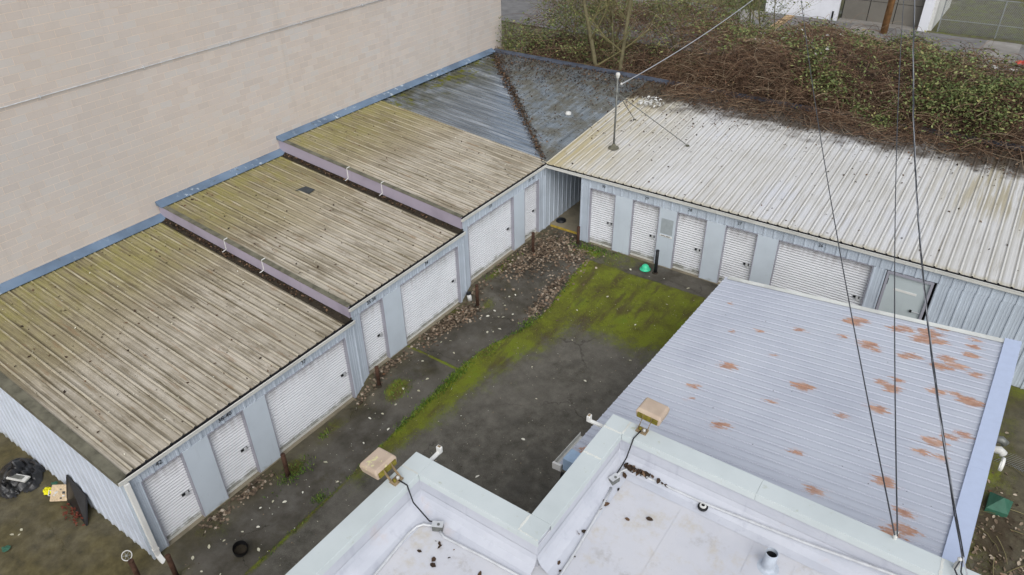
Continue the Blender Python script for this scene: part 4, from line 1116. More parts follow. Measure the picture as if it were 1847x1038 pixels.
# flood lights on the parapet
def floodlight(c, out, up, lich, label, foot):
    """box lamp: out = where the housing points, up = normal of its large face"""
    out, up = Vector(out).normalized(), Vector(up).normalized(); side = out.cross(up).normalized(); up = side.cross(out).normalized()
    c = Vector(c)
    t = thing("flood_light", foot, label, "flood light", "flood lights on the parapet")
    q = MB(); a, b_, h = .245, .21, .105
    lo = [c + side * i * a * .92 + out * j * b_ * .94 - up * h for i, j in ((-1, -1), (1, -1), (1, 1), (-1, 1))]
    mi = [c + side * i * a + out * j * b_ + up * h * .35 for i, j in ((-1, -1), (1, -1), (1, 1), (-1, 1))]
    hi = [c + side * i * a * .86 + out * j * b_ * .86 + up * h for i, j in ((-1, -1), (1, -1), (1, 1), (-1, 1))]
    q.v = [tuple(p) for p in lo + mi + hi]
    q.f = [(3, 2, 1, 0), (8, 9, 10, 11)] + [(i, (i + 1) % 4, 4 + (i + 1) % 4, 4 + i) for i in range(4)] + [(4 + i, 4 + (i + 1) % 4, 8 + (i + 1) % 4, 8 + i) for i in range(4)]
    o = q.build("housing", 'tan_box', t, bevel=.02)
    at = o.data.attributes.new("lichen", 'FLOAT', 'POINT'); at.data.foreach_set("value", np.full(len(o.data.vertices), lich, np.float32))
    MB().obox(c - out * (b_ + .012) - up * .015, side, up, out, a * .8, .05, .016).build("back_plate", 'lamp_base', t, bevel=.005)
    f = Vector(foot)
    for sgn in (-1, 1):
        pa = c - out * (b_ + .02) + side * .085 * sgn; pb = f + side * .085 * sgn + Vector((0, 0, .02))
        MB().hexa([pb - out * .05 - side * .006, pb + out * .05 - side * .006, pb + out * .05 + side * .006, pb - out * .05 + side * .006,
                   pa - up * .06 - side * .006, pa + up * .05 - side * .006, pa + up * .05 + side * .006, pa - up * .06 + side * .006]).build("bracket_arm", 'bracket', t)
    MB().obox(f + Vector((0, 0, .014)), side, out, (0, 0, 1), .1, .075, .012).build("foot_plate", 'bracket', t)
    for sgn in (-.5, .5):
        MB().lathe(f + side * .08 * sgn + Vector((0, 0, .027)), [(.03, 0), (.03, .03), (.018, .045), (.001, .047)], 10).build("bolt", 'lamp_base' if sgn < 0 else 'greywhite', t)
    return t
floodlight((5.98, -14.62, 4.20), (-1, .05, -.1), (-.25, -.05, 1), 1.0, "tan box flood light with pale lichen, left of the two on the parapet", (6.36, -14.62, ZP))
floodlight((9.25, -10.93, 4.20), (.0, 1, -.05), (.05, .25, 1), 0.12, "clean tan box flood light hanging over the blue-grey shed roof", (9.24, -11.3, ZP))
def cable(pts, r, mat, name, label, n=6):
    return tag(MB().tube(pts, r, n).build(name, mat, smooth=True), label, "cable")
cable([(6.42, -14.62, 4.06), (6.58, -14.6, 4.02), (6.64, -14.57, 3.6), (6.95, -14.55, 3.32), (7.12, -14.52, 3.36)], .012, 'black', "lamp_cable", "thin black cable from the lichened flood light to the roof box")
cable([(9.24, -11.36, 4.06), (9.2, -11.56, 4.02), (9.15, -11.66, 3.6), (9.1, -11.75, 3.4), (9.1, -11.95, 3.38)], .012, 'black', "lamp_cable", "thin black cable from the clean flood light down the parapet corner")

# conduits and boxes on the membrane
ZC = ZF + .03
tag(MB().tube([(7.08, -17.5, ZC), (6.9, -15.9, ZC), (6.82, -14.95, ZC), (6.84, -14.75, ZC), (6.92, -14.66, ZC + .02), (7.02, -14.62, ZC + .02), (7.1, -14.58, ZC + .02)], .024, 8).build("roof_conduit", 'conduit', smooth=True), "grey steel conduit leaving the left roof box towards the viewer", "conduit", "conduits on the white roof")
tag(MB().tube([(7.24, -14.62, ZC + .02), (7.36, -14.66, ZC), (8.1, -14.6, ZC), (8.85, -14.56, ZC), (9.6, -14.5, ZC)], .024, 8).build("roof_conduit", 'conduit', smooth=True), "grey steel conduit along the foot of the short parapet", "conduit", "conduits on the white roof")
tag(MB().tube([(9.15, -12.2, ZC), (9.2, -12.55, ZC), (9.29, -13.64, ZC), (9.32, -14.25, ZC), (9.4, -15.6, ZC)], .024, 8).build("roof_conduit", 'conduit', smooth=True), "grey steel conduit running to the viewer from the corner roof box", "conduit", "conduits on the white roof")
tag(MB().tube([(9.11, -11.95, ZC + .03), (9.12, -11.8, ZC + .03), (9.18, -11.69, ZC + .03), (9.3, -11.66, ZC + .03), (10.65, -11.66, ZC + .06), (12.38, -11.62, ZC + .2), (13.55, -11.6, ZC + .36), (15.2, -11.6, ZC + .5)], .024, 8).build("roof_conduit", 'conduit', smooth=True), "long white conduit along the parapet facing the rusty shed roof", "conduit", "conduits on the white roof")
for (cx_, cy_, a_, lab) in ((7.16, -14.58, .5, "small grey junction box on the white roof under the lichened lamp"), (9.12, -12.04, 1.25, "small grey junction box at the leaf-filled roof corner")):
    t = thing("junction_box", (cx_, cy_, ZF), lab, "junction box", "junction boxes on the white roof")
    U_, V_ = Vector((math.cos(a_), math.sin(a_), 0)), Vector((-math.sin(a_), math.cos(a_), 0))
    MB().obox((cx_, cy_, ZF + .075), U_, V_, (0, 0, 1), .09, .055, .06).build("body", 'steel', t, bevel=.008)
    MB().obox((cx_, cy_, ZF + .14), U_, V_, (0, 0, 1), .095, .06, .004).build("lid", 'conduit', t)
    MB().lathe((cx_ + .02, cy_, ZF + .145), [(.025, 0), (.025, .012), (.001, .014)], 8).build("cover", 'steel', t)
t = thing("round_junction_box", (10.65, -11.68, ZF), "round black and white fitting on the long parapet conduit", "junction box")
MB().lathe((10.65, -11.72, ZF + .04), [(.085, 0), (.09, .03), (.07, .04), (.001, .04)], 14).build("base", 'black', t)
MB().lathe((10.65, -11.72, ZF + .085), [(.06, 0), (.055, .02), (.03, .025)], 14).build("ring", 'greywhite', t)
t = thing("vent_pipe", (11.95, -12.22, ZF), "light grey open vent pipe standing on the white roof", "vent pipe")
MB().lathe((11.95, -12.22, ZF), [(.17, .006), (.12, .015), (.105, .03), (.1, .05), (.1, .37), (.088, .372), (.086, .05), (.001, .05)], 24).build("pipe", simple("pale_grey_vent_pipe", S(186, 194, 204), .6), t, smooth=False)
MB().lathe((11.95, -12.22, ZF + .3), [(.085, -.25), (.085, .0), (.001, -.2)], 20).build("dark_inside", 'black', t)
q = MB().box(11.62, 12.28, -12.55, -11.9, ZF + .003, ZF + .006).build("flashing_patch", 'membrane', t)
# white arms outside the parapet
def arm(p, d, label):
    p, d = Vector(p), Vector(d).normalized(); s_ = Vector((-d.y, d.x, 0))
    t = thing("white_wall_bracket", p, label, "bracket", "white brackets on the parapet")
    MB().obox(p + d * .16, d, s_, (0, 0, 1), .2, .035, .02).build("arm", 'white', t, bevel=.006)
    MB().obox(p + d * .37 + Vector((0, 0, .06)), d, s_, (0, 0, 1), .035, .05, .07).build("head", 'white', t, bevel=.012)
    MB().obox(p + d * .37 + Vector((0, 0, .132)), d, s_, (0, 0, 1), .02, .03, .003).build("socket", 'bracket', t)
arm((6.42, -13.95, 3.82), (0, 1, 0), "white bracket arm poking from the short parapet over the asphalt")
arm((8.6, -11.42, 3.82), (-1, 0, 0), "white bracket arm poking from the notch corner beside the shed roof")
# small insulator clips where the cables land
tag(MB().lathe((13.43, -11.22, ZP), [(.03, .0), (.035, .06), (.02, .1), (.03, .14), (.001, .16)], 10).build("cable_insulator", 'greywhite'), "small insulator on the coping under the two single cables", "insulator", "insulators on the coping")
tag(MB().lathe((14.27, -11.28, ZP), [(.035, .0), (.04, .1), (.02, .16), (.035, .22), (.001, .25)], 10).build("cable_insulator", 'greywhite'), "small insulator on the coping under the twisted cable bundle", "insulator", "insulators on the coping")

# ------------------------------------------------------------------ bollards
def bollard(x, y, h, mat, label, r=.057, lean=(0, 0)):
    z = float(gz(x, y))
    t = thing("bollard", (x, y, z), label, "bollard", "bollards in front of the storage doors")
    MB().tube([(x, y, z - .1), (x + lean[0] * .5, y + lean[1] * .5, z + h * .5), (x + lean[0], y + lean[1], z + h)], r, 14).build("pipe", mat, t, smooth=True)
    MB().lathe((x + lean[0], y + lean[1], z + h - .004), [(r + .004, -.02), (r + .004, .004), (r * .7, .014), (.001, .016)], 14).build("cap", mat, t)
    MB().lathe((x, y, z), [(r + .05, -.02), (r + .035, .01), (r, .03)], 14).build("collar", 'muck', t)
bollard(.67, -13.13, .78, 'rust', "rusty bollard beside the moss patch at the second pillar")
bollard(.88, -16.5, .8, 'rust', "rusty bollard at the downspout corner")
bollard(.24, -17.0, .72, 'rust', "rusty bollard with a white wheel leaning on it")
bollard(.5, -9.55, .68, 'rust', "rusty bollard at the step between the first two units")
bollard(.62, -5.0, .82, 'rust', "rusty bollard rising from the leaf pile near the white jar")
bollard(.65, -1.75, .85, 'rust', "dark rusty bollard in the large leaf pile")
bollard(1.62, -.27, .7, 'rust', "short rusty bollard at the passage entrance")
bollard(4.78, -.5, .88, 'blackpost', "black bollard beside the turquoise dome")

# ------------------------------------------------------------------ loose things in the court
z = float(gz(1.5, -15.26))
t = thing("black_pot", (1.5, -15.26, z), "black open plastic pot lying on the asphalt", "pot")
q = MB(); ax = Vector((.35, -.1, 1)).normalized(); c0 = Vector((1.5, -15.26, z + .03))
q.tube([c0, c0 + ax * .2], [.155, .17], 20, cap=False); q.tube([c0 + ax * .2, c0 + ax * .01], [.158, .145], 20, cap=False)
q.f.append(tuple(range(40, 40))) if False else None
q.build("wall", 'black', t, smooth=True)
q = MB(); q.tube([c0, c0 + ax * .012], [.15, .15], 20); q.build("bottom", 'muck', t)
z = float(gz(-.15, -16.95))
t = thing("wheel_rim", (.02, -17.0, z), "small white spoked wheel leaning on a rusty bollard", "wheel")
c0 = Vector((.08, -16.98, z + .75)); ring = []
wn_ = Vector((.5, -.45, .75)).normalized(); wu = wn_.cross(Vector((0, 0, 1))).normalized(); wv = wn_.cross(wu)
ring = [c0 + (wu * math.cos(a) + wv * math.sin(a)) * .105 for a in np.linspace(0, 2 * math.pi, 25)]
MB().tube(ring, .011, 8).build("rim", 'greywhite', t, smooth=True)
for a in np.linspace(0, 2 * math.pi, 7)[:-1]:
    MB().tube([c0, c0 + (wu * math.cos(a) + wv * math.sin(a)) * .115], .008, 5).build("spoke", 'steel', t)
MB().tube([c0 - wn_ * .03, c0 + wn_ * .03], .025, 10).build("hub", 'steel', t)
z = float(gz(.28, -4.93))
t = thing("jar", (.28, -4.93, z), "white jar with a black lid by the leaf pile", "jar")
MB().tube([(.28, -4.95, z + .02), (.22, -4.93, z + .22)], [.075, .07], 14).build("body", 'greywhite', t, smooth=True)
MB().tube([(.218, -4.929, z + .225), (.195, -4.92, z + .30)], [.085, .08], 14).build("lid", 'black', t)
z = float(gz(4.45, -.55))
t = thing("turquoise_dome", (4.4, -.5, z), "turquoise plastic dome on the mossy apron beside the black bollard", "hard hat")
MB().lathe((4.4, -.5, z + .02), [(.17, 0), (.175, .02), (.14, .035), (.135, .07), (.115, .12), (.07, .165), (.001, .18)], 20).build("shell", 'turq', t, smooth=True)
MB().lathe((4.4, -.5, z + .012), [(.185, 0), (.186, .012), (.17, .016)], 20).build("brim", 'turq', t)
t = thing("black_bag", (.28, .75, .11), "black rubbish heap against the passage wall", "bag")
MB().lathe((.28, .75, .1), [(.2, 0), (.19, .06), (.13, .1), (.001, .12)], 12).build("body", 'black', t, smooth=True)

# yard rubbish by the gable wall
zy = float(gz(-4, -16.9))
def crumple(name, cx, cy, rx, ry, h, mat, parent, seed, n=26):
    r = np.random.default_rng(seed); a = np.linspace(-1, 1, n); A, B = np.meshgrid(a, a)
    Rr = np.sqrt(A * A + B * B); ed = 0.8 + .2 * vn(A * 3 + 7, B * 3 + 3, 1, seed)
    Zc = h * np.clip(1 - (Rr / ed) ** 2, 0, 1) * (0.35 + 1.0 * np.abs(vn(A * 4 + 3, B * 4, 1, seed + 1) - .5) * 2) + .012 + .01 * vn(A * 8, B * 8, 1, seed)
    keep = (Rr <= ed)
    ids = -np.ones((n, n), int); vv = []
    ids[keep] = np.arange(keep.sum())
    Vv = np.stack([cx + A * rx, cy + B * ry, zy + Zc], -1)[keep]
    ff = []
    for i in range(n - 1):
        for j in range(n - 1):
            q_ = [ids[i, j], ids[i, j + 1], ids[i + 1, j + 1], ids[i + 1, j]]
            if min(q_) >= 0: ff.append(q_)
    m_ = MB(); m_.v = [tuple(v) for v in Vv]; m_.f = [tuple(f) for f in ff]
    return m_.build(name, mat, parent, smooth=False)
t = thing("tarp_heap", (-5.2, -16.95, zy), "crumpled black plastic tarp heap in the yard corner", "tarp")
crumple("sheet", -5.1, -16.95, .85, .55, .34, 'tarp', t, 21, 34)
crumple("fold", -4.95, -17.35, .5, .3, .22, 'tarp', t, 23)
tag(crumple("yellow_cloth", -4.0, -16.83, .2, .14, .12, 'yellow_cloth', None, 31, 16), "bright yellow crumpled cloth beside the black tarp", "cloth")
t = thing("white_tray", (-4.75, -17.05, zy), "dirty white plastic tray lying on the black tarp", "tray")
MB().obox((-4.75, -17.1, zy + .3), (1, .35, .08), (-.35, 1, 0), (0, 0, 1), .3, .09, .02).build("tray", 'greywhite', t)
MB().obox((-4.78, -17.11, zy + .325), (1, .35, .08), (-.35, 1, 0), (0, 0, 1), .2, .055, .006).build("insert", 'steel', t)
t = thing("tool_case", (-3.45, -16.62, zy), "open tan tool case leaning on the black mesh screen", "case")
Uc, Vc = Vector((.85, .52, .1)), Vector((-.4, .55, .55)); Nc = Uc.cross(Vc)
cc0 = Vector((-3.5, -16.74, zy + .2))
MB().obox(cc0, Uc, Vc, Nc, .23, .2, .03).build("shell", simple("tan_plastic_case", S(196, 176, 146), .7, var=.2, scale=14), t, bevel=.01)
un, vn_, nn = Uc.normalized(), Vc.normalized(), Nc.normalized(); vn_ = nn.cross(un)
for k in range(7):
    MB().obox(cc0 + un * random.uniform(-.16, .16) + vn_ * random.uniform(-.13, .13) + nn * .036, un, vn_, nn, random.uniform(.02, .06), random.uniform(.012, .03), .006).build("tool", random.choice(['steel', 'slate', 'greywhite']), t)
MB().tube([cc0 - un * .23 - vn_ * .06, cc0 - un * .3 - vn_ * .06, cc0 - un * .3 + vn_ * .06, cc0 - un * .23 + vn_ * .06], .014, 6).build("handle", 'greywhite', t)
t = thing("mesh_screen", (-2.8, -16.6, zy), "black framed mesh screen leaning on the gable wall", "screen")
p00, p10, p11, p01 = Vector((-3.25, -16.72, zy + .1)), Vector((-2.2, -16.85, zy)), Vector((-2.5, -16.52, zy + .52)), Vector((-3.15, -16.52, zy + .85))
for a, b_ in ((p00, p10), (p10, p11), (p11, p01), (p01, p00)):
    MB().tube([a, b_], .022, 6).build("frame_bar", 'black', t)
q = MB(); q.quad(p00, p10, p11, p01); q.quad(p01 + Vector((0, -.012, 0)), p11 + Vector((0, -.012, 0)), p10 + Vector((0, -.012, 0)), p00 + Vector((0, -.012, 0))); q.build("mesh_panel", 'tarp', t)
P = np.array([(rng.normal(-2.75, .22), -16.83 + rng.normal(0, .1), zy + .04 + abs(rng.normal(0, .08))) for k in range(90)])
o = scatter("red_debris", *DIAM, P, 'copper_rust', .09, .6); tag(o, "heap of rust-red scraps at the foot of the mesh screen", "debris", kind='stuff')
for (a, b_, s_, lab) in ((-3.12, -18.28, .11, "sea green plastic scrap alone on the yard"), (-4.12, -16.62, .09, "sea green plastic scrap between tarp and yellow cloth")):
    q = MB(); n_ = 9; q.v = [(a + s_ * math.cos(k * .7) * (.8 + .3 * (k % 2)), b_ + s_ * math.sin(k * .7) * (.7 + .3 * (k % 3) / 2), zy + .02 + .02 * (k % 2)) for k in range(n_)] + [(a, b_, zy + .05)]
    q.f = [(k, (k + 1) % n_, n_) for k in range(n_)]
    tag(q.build("plastic_scrap", 'green_bit'), lab, "scrap", "green scraps in the yard")

# things on the roofs
t = tag(MB().hexa([(-5.72, -6.42, 2.74), (-5.2, -6.3, 2.70), (-5.22, -6.02, 2.73), (-5.62, -6.05, 2.755), (-5.72, -6.42, 2.755), (-5.2, -6.3, 2.715), (-5.22, -6.02, 2.745), (-5.62, -6.05, 2.77)]).build("loose_plate", 'slate'), "dark grey loose plate lying on the middle mossy roof", "plate")
tag(MB().lathe((-1.3, 3.75, zR(3.75) + .02), [(.12, 0), (.13, .05), (.08, .11), (.001, .12)], 9).build("white_lump", 'greywhite', smooth=True), "white lump of litter on the dirty galvanised corner roof", "litter")
P = np.array([(1.1 + rng.normal(0, .22), 6.05 + rng.normal(0, .28), zR(6.05) + .05 + abs(rng.normal(0, .05))) for k in range(70)])
tag(scatter("torn_paper", *LEAF, P, 'greywhite', rng.uniform(.08, .22, 70), .5), "torn white paper scattered on the roof behind the mast", "paper", kind='stuff')

# right yard beside the shed
t = thing("green_cap", (15.5, -4.7, -.6), "green metal pyramid cap on the ground beside the shed", "cap")
zq = float(gz(15.5, -4.7))
q = MB(); cpts = [(15.28, -4.98, zq + .12), (15.72, -4.92, zq + .1), (15.78, -4.45, zq + .12), (15.3, -4.42, zq + .14)]
q.v = cpts + [(15.55, -4.68, zq + .34)]; q.f = [(0, 1, 4), (1, 2, 4), (2, 3, 4), (3, 0, 4)]
q.build("pyramid_top", 'green_bit', t)
MB().hexa([(a, b_, zq - .05) for a, b_, _ in cpts] + [(a, b_, c_ - .002) for a, b_, c_ in cpts]).build("base", 'green_bit', t)
t = thing("hose_coil", (14.98, -6.4, 1.7), "white coiled hose hung on the shed side", "hose")
pts = [Vector((14.98 + .02 * k / 40, -6.1 + .13 * math.cos(k * .35), 1.95 + .14 * math.sin(k * .35))) for k in range(75)]
MB().tube(pts, .016, 5).build("coil", 'white', t, smooth=True)
for k, yy in enumerate((-5.2, -5.55)):
    t = thing("wall_spotlight", (14.95, yy, 1.7), ("upper" if k == 0 else "lower") + " small grey spotlight on the shed side wall", "spotlight", "spotlights on the shed side")
    MB().tube([(14.62, yy, 1.75), (14.95, yy, 1.85), (15.02, yy, 1.78)], [.06, .085, .09], 12).build("head", 'greywhite' if k else 'steel', t, smooth=True)
sg2 = []
for k in range(14):
    sg2.append([(15.25 + k * .06, -2.6, zq + .12), (15.3 + k * .06 + .45, -3.3, zq + .12)]); sg2.append([(15.25 + k * .06 + .45, -2.6, zq + .14), (15.25 + k * .06, -3.3, zq + .14)])
sg2 = np.array(sg2, float)
t = thing("wire_panel", (15.7, -2.95, zq), "loose chain link piece lying on the mossy ground beside the shed", "fence panel")
ob = tubes_np("wire_mesh", sg2, np.full(sg2.shape[:2], .005), 'chain', 3, t); ob['kind'] = 'stuff'
MB().tube([(15.1, -2.45, zq + .12), (16.6, -2.5, zq + .1)], .02, 6).build("timber_rail", 'wood', t)

# ------------------------------------------------------------------ fallen leaves
def heap(spec, name, mat, size, label, tpl=MAPLE, tilt=.55, zf=gz, hmax=.10):
    Ps = []
    for (cx, cy, sx, sy, n) in spec:
        a = rng.normal(cx, sx, n); b_ = rng.normal(cy, sy, n)
        hh = hmax * np.exp(-((a - cx) / sx) ** 2 / 2 - ((b_ - cy) / sy) ** 2 / 2)
        Ps.append(np.stack([a, b_, zf(a, b_) + .015 + rng.random(n) * hh], -1))
    P = np.concatenate(Ps)
    return P
P = heap([(a_, b2, c_, d_, int(n_ * 1.2)) for a_, b2, c_, d_, n_ in [(.75, -1.7, .42, .6, 620), (.95, -.6, .35, .45, 260), (.55, -2.9, .4, .35, 260), (1.4, -1.3, .5, .6, 200), (2.35, -3.1, .16, .6, 260), (2.45, -4.2, .14, .35, 130), (2.0, -1.1, .3, .35, 200),
          (.5, -5.5, .22, .35, 300), (.35, -6.4, .18, .5, 280), (.3, -7.2, .15, .4, 90), (.25, -8.9, .12, .4, 120), (.3, -9.9, .15, .2, 50), (.25, -13.9, .1, .25, 90), (.3, -15.0, .12, .25, 70), (.35, -4.6, .2, .3, 60), (1.5, -2.5, .8, 1.2, 120)]], "", "", 0, "")
P = P[(P[:, 0] > .06) & ((P[:, 1] < .25) | (P[:, 0] > .1))]
tag(scatter("fallen_leaves", *MAPLE, P, 'dead', rng.uniform(.05, .13, len(P)), .35), "drifts of brown fallen leaves against the storage doors", "leaves", kind='stuff')
n = 700
a = rng.uniform(.1, 9, n); b_ = rng.uniform(-16.4, -.2, n)
P = np.stack([a, b_, gz(a, b_) + .012], -1)
tag(scatter("leaf_crumbs", *DIAM, P, 'dead', rng.uniform(.015, .05, n), .3), "small brown leaf crumbs strewn over the asphalt", "leaves", kind='stuff')
spots = [(1.6, -15.9), (1.1, -14.9), (1.3, -14.6), (.9, -14.2), (1.0, -13.9), (1.25, -13.75), (1.4, -13.3), (1.9, -12.6), (1.15, -12.3), (.8, -15.6), (.95, -15.3), (1.8, -15.0), (1.2, -16.1), (.75, -16.0),
         (1.35, -9.8), (1.2, -9.3), (1.6, -9.1), (1.5, -8.6), (1.2, -10.2), (1.0, -10.5), (1.8, -10.6), (1.55, -11.3), (.9, -8.1), (1.3, -5.0), (1.5, -4.7), (1.25, -5.3), (1.6, -5.2), (1.75, -5.15), (1.95, -4.9), (1.4, -4.3), (1.5, -4.1), (1.1, -5.5), (1.9, -5.9), (2.0, -5.7), (1.75, -6.0), (1.0, -6.9), (.8, -7.1), (1.45, -7.3), (3.8, -6.6), (4.6, -7.6), (3.2, -9.2), (5.1, -9.0), (5.4, -6.3), (4.2, -5.0), (6.1, -4.9), (5.5, -3.4), (3.4, -12.2), (4.8, -10.6), (4.1, -2.6), (5.9, -2.0), (5.2, -.7), (6.1, -.8), (4.0, -.8), (3.6, -3.7), (-3.4, -17.8), (-3.3, -17.9), (-3.45, -18.0)]
P = np.array([(a, b_, float(gz(a, b_)) + .02) for a, b_ in spots])
tag(scatter("pale_leaves", *LEAF, P, 'pale_leaf', rng.uniform(.07, .13, len(P)), .15), "scattered bleached pale leaves on the dark asphalt", "leaves", kind='stuff')
n = 420
a = rng.uniform(.3, 7.5, n); b_ = rng.uniform(-16, -.3, n); P = np.stack([a, b_, gz(a, b_) + .012], -1)
tag(scatter("pale_specks", *DIAM, P, 'pale_leaf', rng.uniform(.015, .04, n), .2), "tiny pale specks of debris over the court", "debris", kind='stuff')

# grass and weeds in the joints
BL = ([(-.5, 0, 0), (.5, 0, 0), (.25, .6, 1.6), (0, 1.3, 2.6)], [(0, 1, 2), (0, 2, 3)])
Ps = []
for (y0_, y1_, n, s_) in ((-16.2, -10.5, 160, .035), (-10.5, -7.8, 700, .07), (-7.8, -4.5, 260, .05), (-4.5, -1.2, 120, .05)):
    yy = rng.uniform(y0_, y1_, n)
    xx = 2.08 + 0.12 * (vn(yy, yy * 0, 0.35, 3) - 0.5) + 0.75 * sstep(yy, -7.5, -4.2) - 0.3 * sstep(yy, -4.2, -1.2) + rng.normal(0, s_, n)
    Ps.append(np.stack([xx, yy, gz(xx, yy)], -1))
for (cx, cy, sx, sy, n) in ((2.2, -.35, .5, .2, 500), (.75, -12.95, .15, .3, 260), (1.05, -9.35, .2, .3, 120), (2.6, -5.0, .08, .15, 120), (2.55, -4.9, .1, .3, 100), (2.15, -8.1, .08, .5, 300), (1.9, -13.2, .08, .12, 120), (.35, -11.6, .06, .08, 60), (.25, -3.0, .1, .8, 120), (2.35, -6.7, .1, .2, 120)):
    xx = rng.normal(cx, sx, n); yy = rng.normal(cy, sy, n); Ps.append(np.stack([xx, yy, gz(xx, yy)], -1))
P = np.concatenate(Ps)
tag(scatter("grass", *BL, P, 'grass', rng.uniform(.015, .035, len(P)), .35), "short green grass and weeds in the paving joints", "grass", kind='stuff')

n = 26000
xx = rng.uniform(1.6, 8.2, n); yy = rng.uniform(-15.5, -.2, n)
ix = np.clip(np.searchsorted(fx, xx), 0, nx - 1); iy = np.clip(np.searchsorted(fy, yy), 0, ny - 1)
pm = moss[iy, ix] * (.35 + 1.0 * vn(xx, yy, 1.6, 61)) * (.4 + vn(xx, yy, 6, 62))
kp = rng.random(n) < np.clip(pm - .28, 0, 1) * 1.3; xx, yy = xx[kp], yy[kp]
tag(scatter("moss_tufts", *DIAM, np.stack([xx, yy, gz(xx, yy) + .012], -1), 'moss_tuft', rng.uniform(.015, .05, len(xx)), .5), "tufts of yellow green moss on the court asphalt", "moss", kind='stuff')
# debris on roofs: valley, steps, back edge
def zroofL(x, y): return np.where(y < -9.75, 1.78, np.where(y < -4.82, 2.21, 2.69)) + SL * (-x)
Ps = []
n = 1900
s_ = rng.beta(1.4, 1.1, n); off = rng.normal(0, .075, n) * (1 + 1.2 * s_)
vx = -s_ * 8.0 + off * .7; vy = s_ * 8.0 + off * .7
Ps.append(np.stack([vx, vy, 2.69 + SL * np.maximum(-vx, vy) + .03 + rng.random(n) * .06], -1))
for ys, zz in ((-9.75, 1.78), (-4.82, 2.21)):
    n = 420
    xx = -rng.beta(1.8, 1.3, n) * 7.8 - .1; yy = ys - .1 - np.abs(rng.normal(0, .07, n)); Ps.append(np.stack([xx, yy, zz + SL * (-xx) + .07 + rng.random(n) * .03], -1))
n = 6500
xx = rng.uniform(-7.6, 17, n); yy = 8.1 - np.abs(rng.normal(0, .95, n)) * np.where(xx > .5, 1.0, 1.4); keep = yy > -xx; xx, yy = xx[keep], yy[keep]
Ps.append(np.stack([xx, yy, 2.69 + SL * yy + .035 + rng.random(len(xx)) * .04], -1))
n = 800
xx = rng.uniform(-6, 4, n); yy = rng.uniform(.3, 8, n); keep = (yy > -xx + .2) & (rng.random(n) < (.25 + .75 * yy / 8)); xx, yy = xx[keep], yy[keep]
Ps.append(np.stack([xx, yy, 2.69 + SL * yy + .03], -1))
n = 130
xx = rng.uniform(2, 16, n); yy = rng.uniform(.1, 7, n); Ps.append(np.stack([xx, yy, 2.69 + SL * yy + .02], -1))
P = np.concatenate(Ps)
tag(scatter("roof_leaf_litter", *LEAF, P, 'dead_dark', rng.uniform(.03, .11, len(P)), .45), "dark leaf litter in the roof valley and along the roof edges", "leaves", kind='stuff')
n = 520
xx = -rng.uniform(.1, 8, n); yy = rng.uniform(-16.3, 0, n); P = np.stack([xx, yy, zroofL(xx, yy) + .02], -1)
tag(scatter("roof_specks", *DIAM, P, 'dead_dark', rng.uniform(.02, .11, n), .4), "dark twigs and crumbs on the mossy tan roofs", "debris", kind='stuff')
n = 130
xx = -rng.uniform(.1, 8, n); yy = rng.uniform(-16.3, 6, n); P = np.stack([xx, yy, zroofL(xx, yy) + .035], -1)
P = P[(P[:, 1] < 0) | (P[:, 0] < -P[:, 1])]
tag(scatter("roof_pale_specks", *DIAM, P, 'pale_leaf', rng.uniform(.03, .075, len(P)), .3), "small pale specks on the storage roofs", "debris", kind='stuff')
# leaves on the white roof
Ps = [np.array([(9.15 + abs(rng.normal(0, .25)), -11.62 - abs(rng.normal(0, .05)), ZF + .06 + rng.random() * .08) for k in range(60)]),
      np.array([(9.1 + rng.normal(0, .1), -12.05 + rng.normal(0, .15), ZF + .03) for k in range(14)]),
      np.array([(rng.uniform(6.7, 8.6), -14.75 - abs(rng.normal(0, .3)), ZF + .02) for k in range(9)]), np.array([(rng.uniform(9.1, 13.5), -12.0 - rng.random() * 3, ZF + .012) for k in range(9)]),
      np.array([(9.22 + rng.normal(0, .05), rng.uniform(-14.3, -12.2), ZF + .03) for k in range(9)])]
P = np.concatenate(Ps); 
tag(scatter("parapet_leaves", *LEAF, P, 'dead_dark', rng.uniform(.04, .15, len(P)), .35), "dark wet leaves in the corner of the white roof", "leaves", kind='stuff')
# twigs and leaves in the right yard
P = np.stack([rng.uniform(14.9, 17, 420), rng.normal(-6.0, 1.7, 420)], -1); P = np.concatenate([P, (gz(P[:, 0], P[:, 1]) + .02)[:, None]], 1)
tag(scatter("yard_leaves", *LEAF, P, 'dead', rng.uniform(.06, .14, len(P)), .4), "brown leaves on the ground beside the shed", "leaves", kind='stuff')
PL = []
for k in range(40):
    p = np.array([rng.uniform(14.9, 16.8), rng.uniform(-9, -3), 0]); a = rng.uniform(0, 6.28); L = rng.uniform(.3, 1.1)
    pts = [p + np.array([math.cos(a + .3 * j / 5), math.sin(a + .3 * j / 5), 0]) * L * j / 5 for j in range(6)]
    for q_ in pts: q_[2] = float(gz(q_[0], q_[1])) + .04 + .05 * rng.random()
    PL.append(pts)
PL = np.array(PL)
tag(tubes_np("yard_twigs", PL, np.full(PL.shape[:2], .009), 'twig', 4), "thin bare twigs strewn beside the shed", "twigs", kind='stuff')

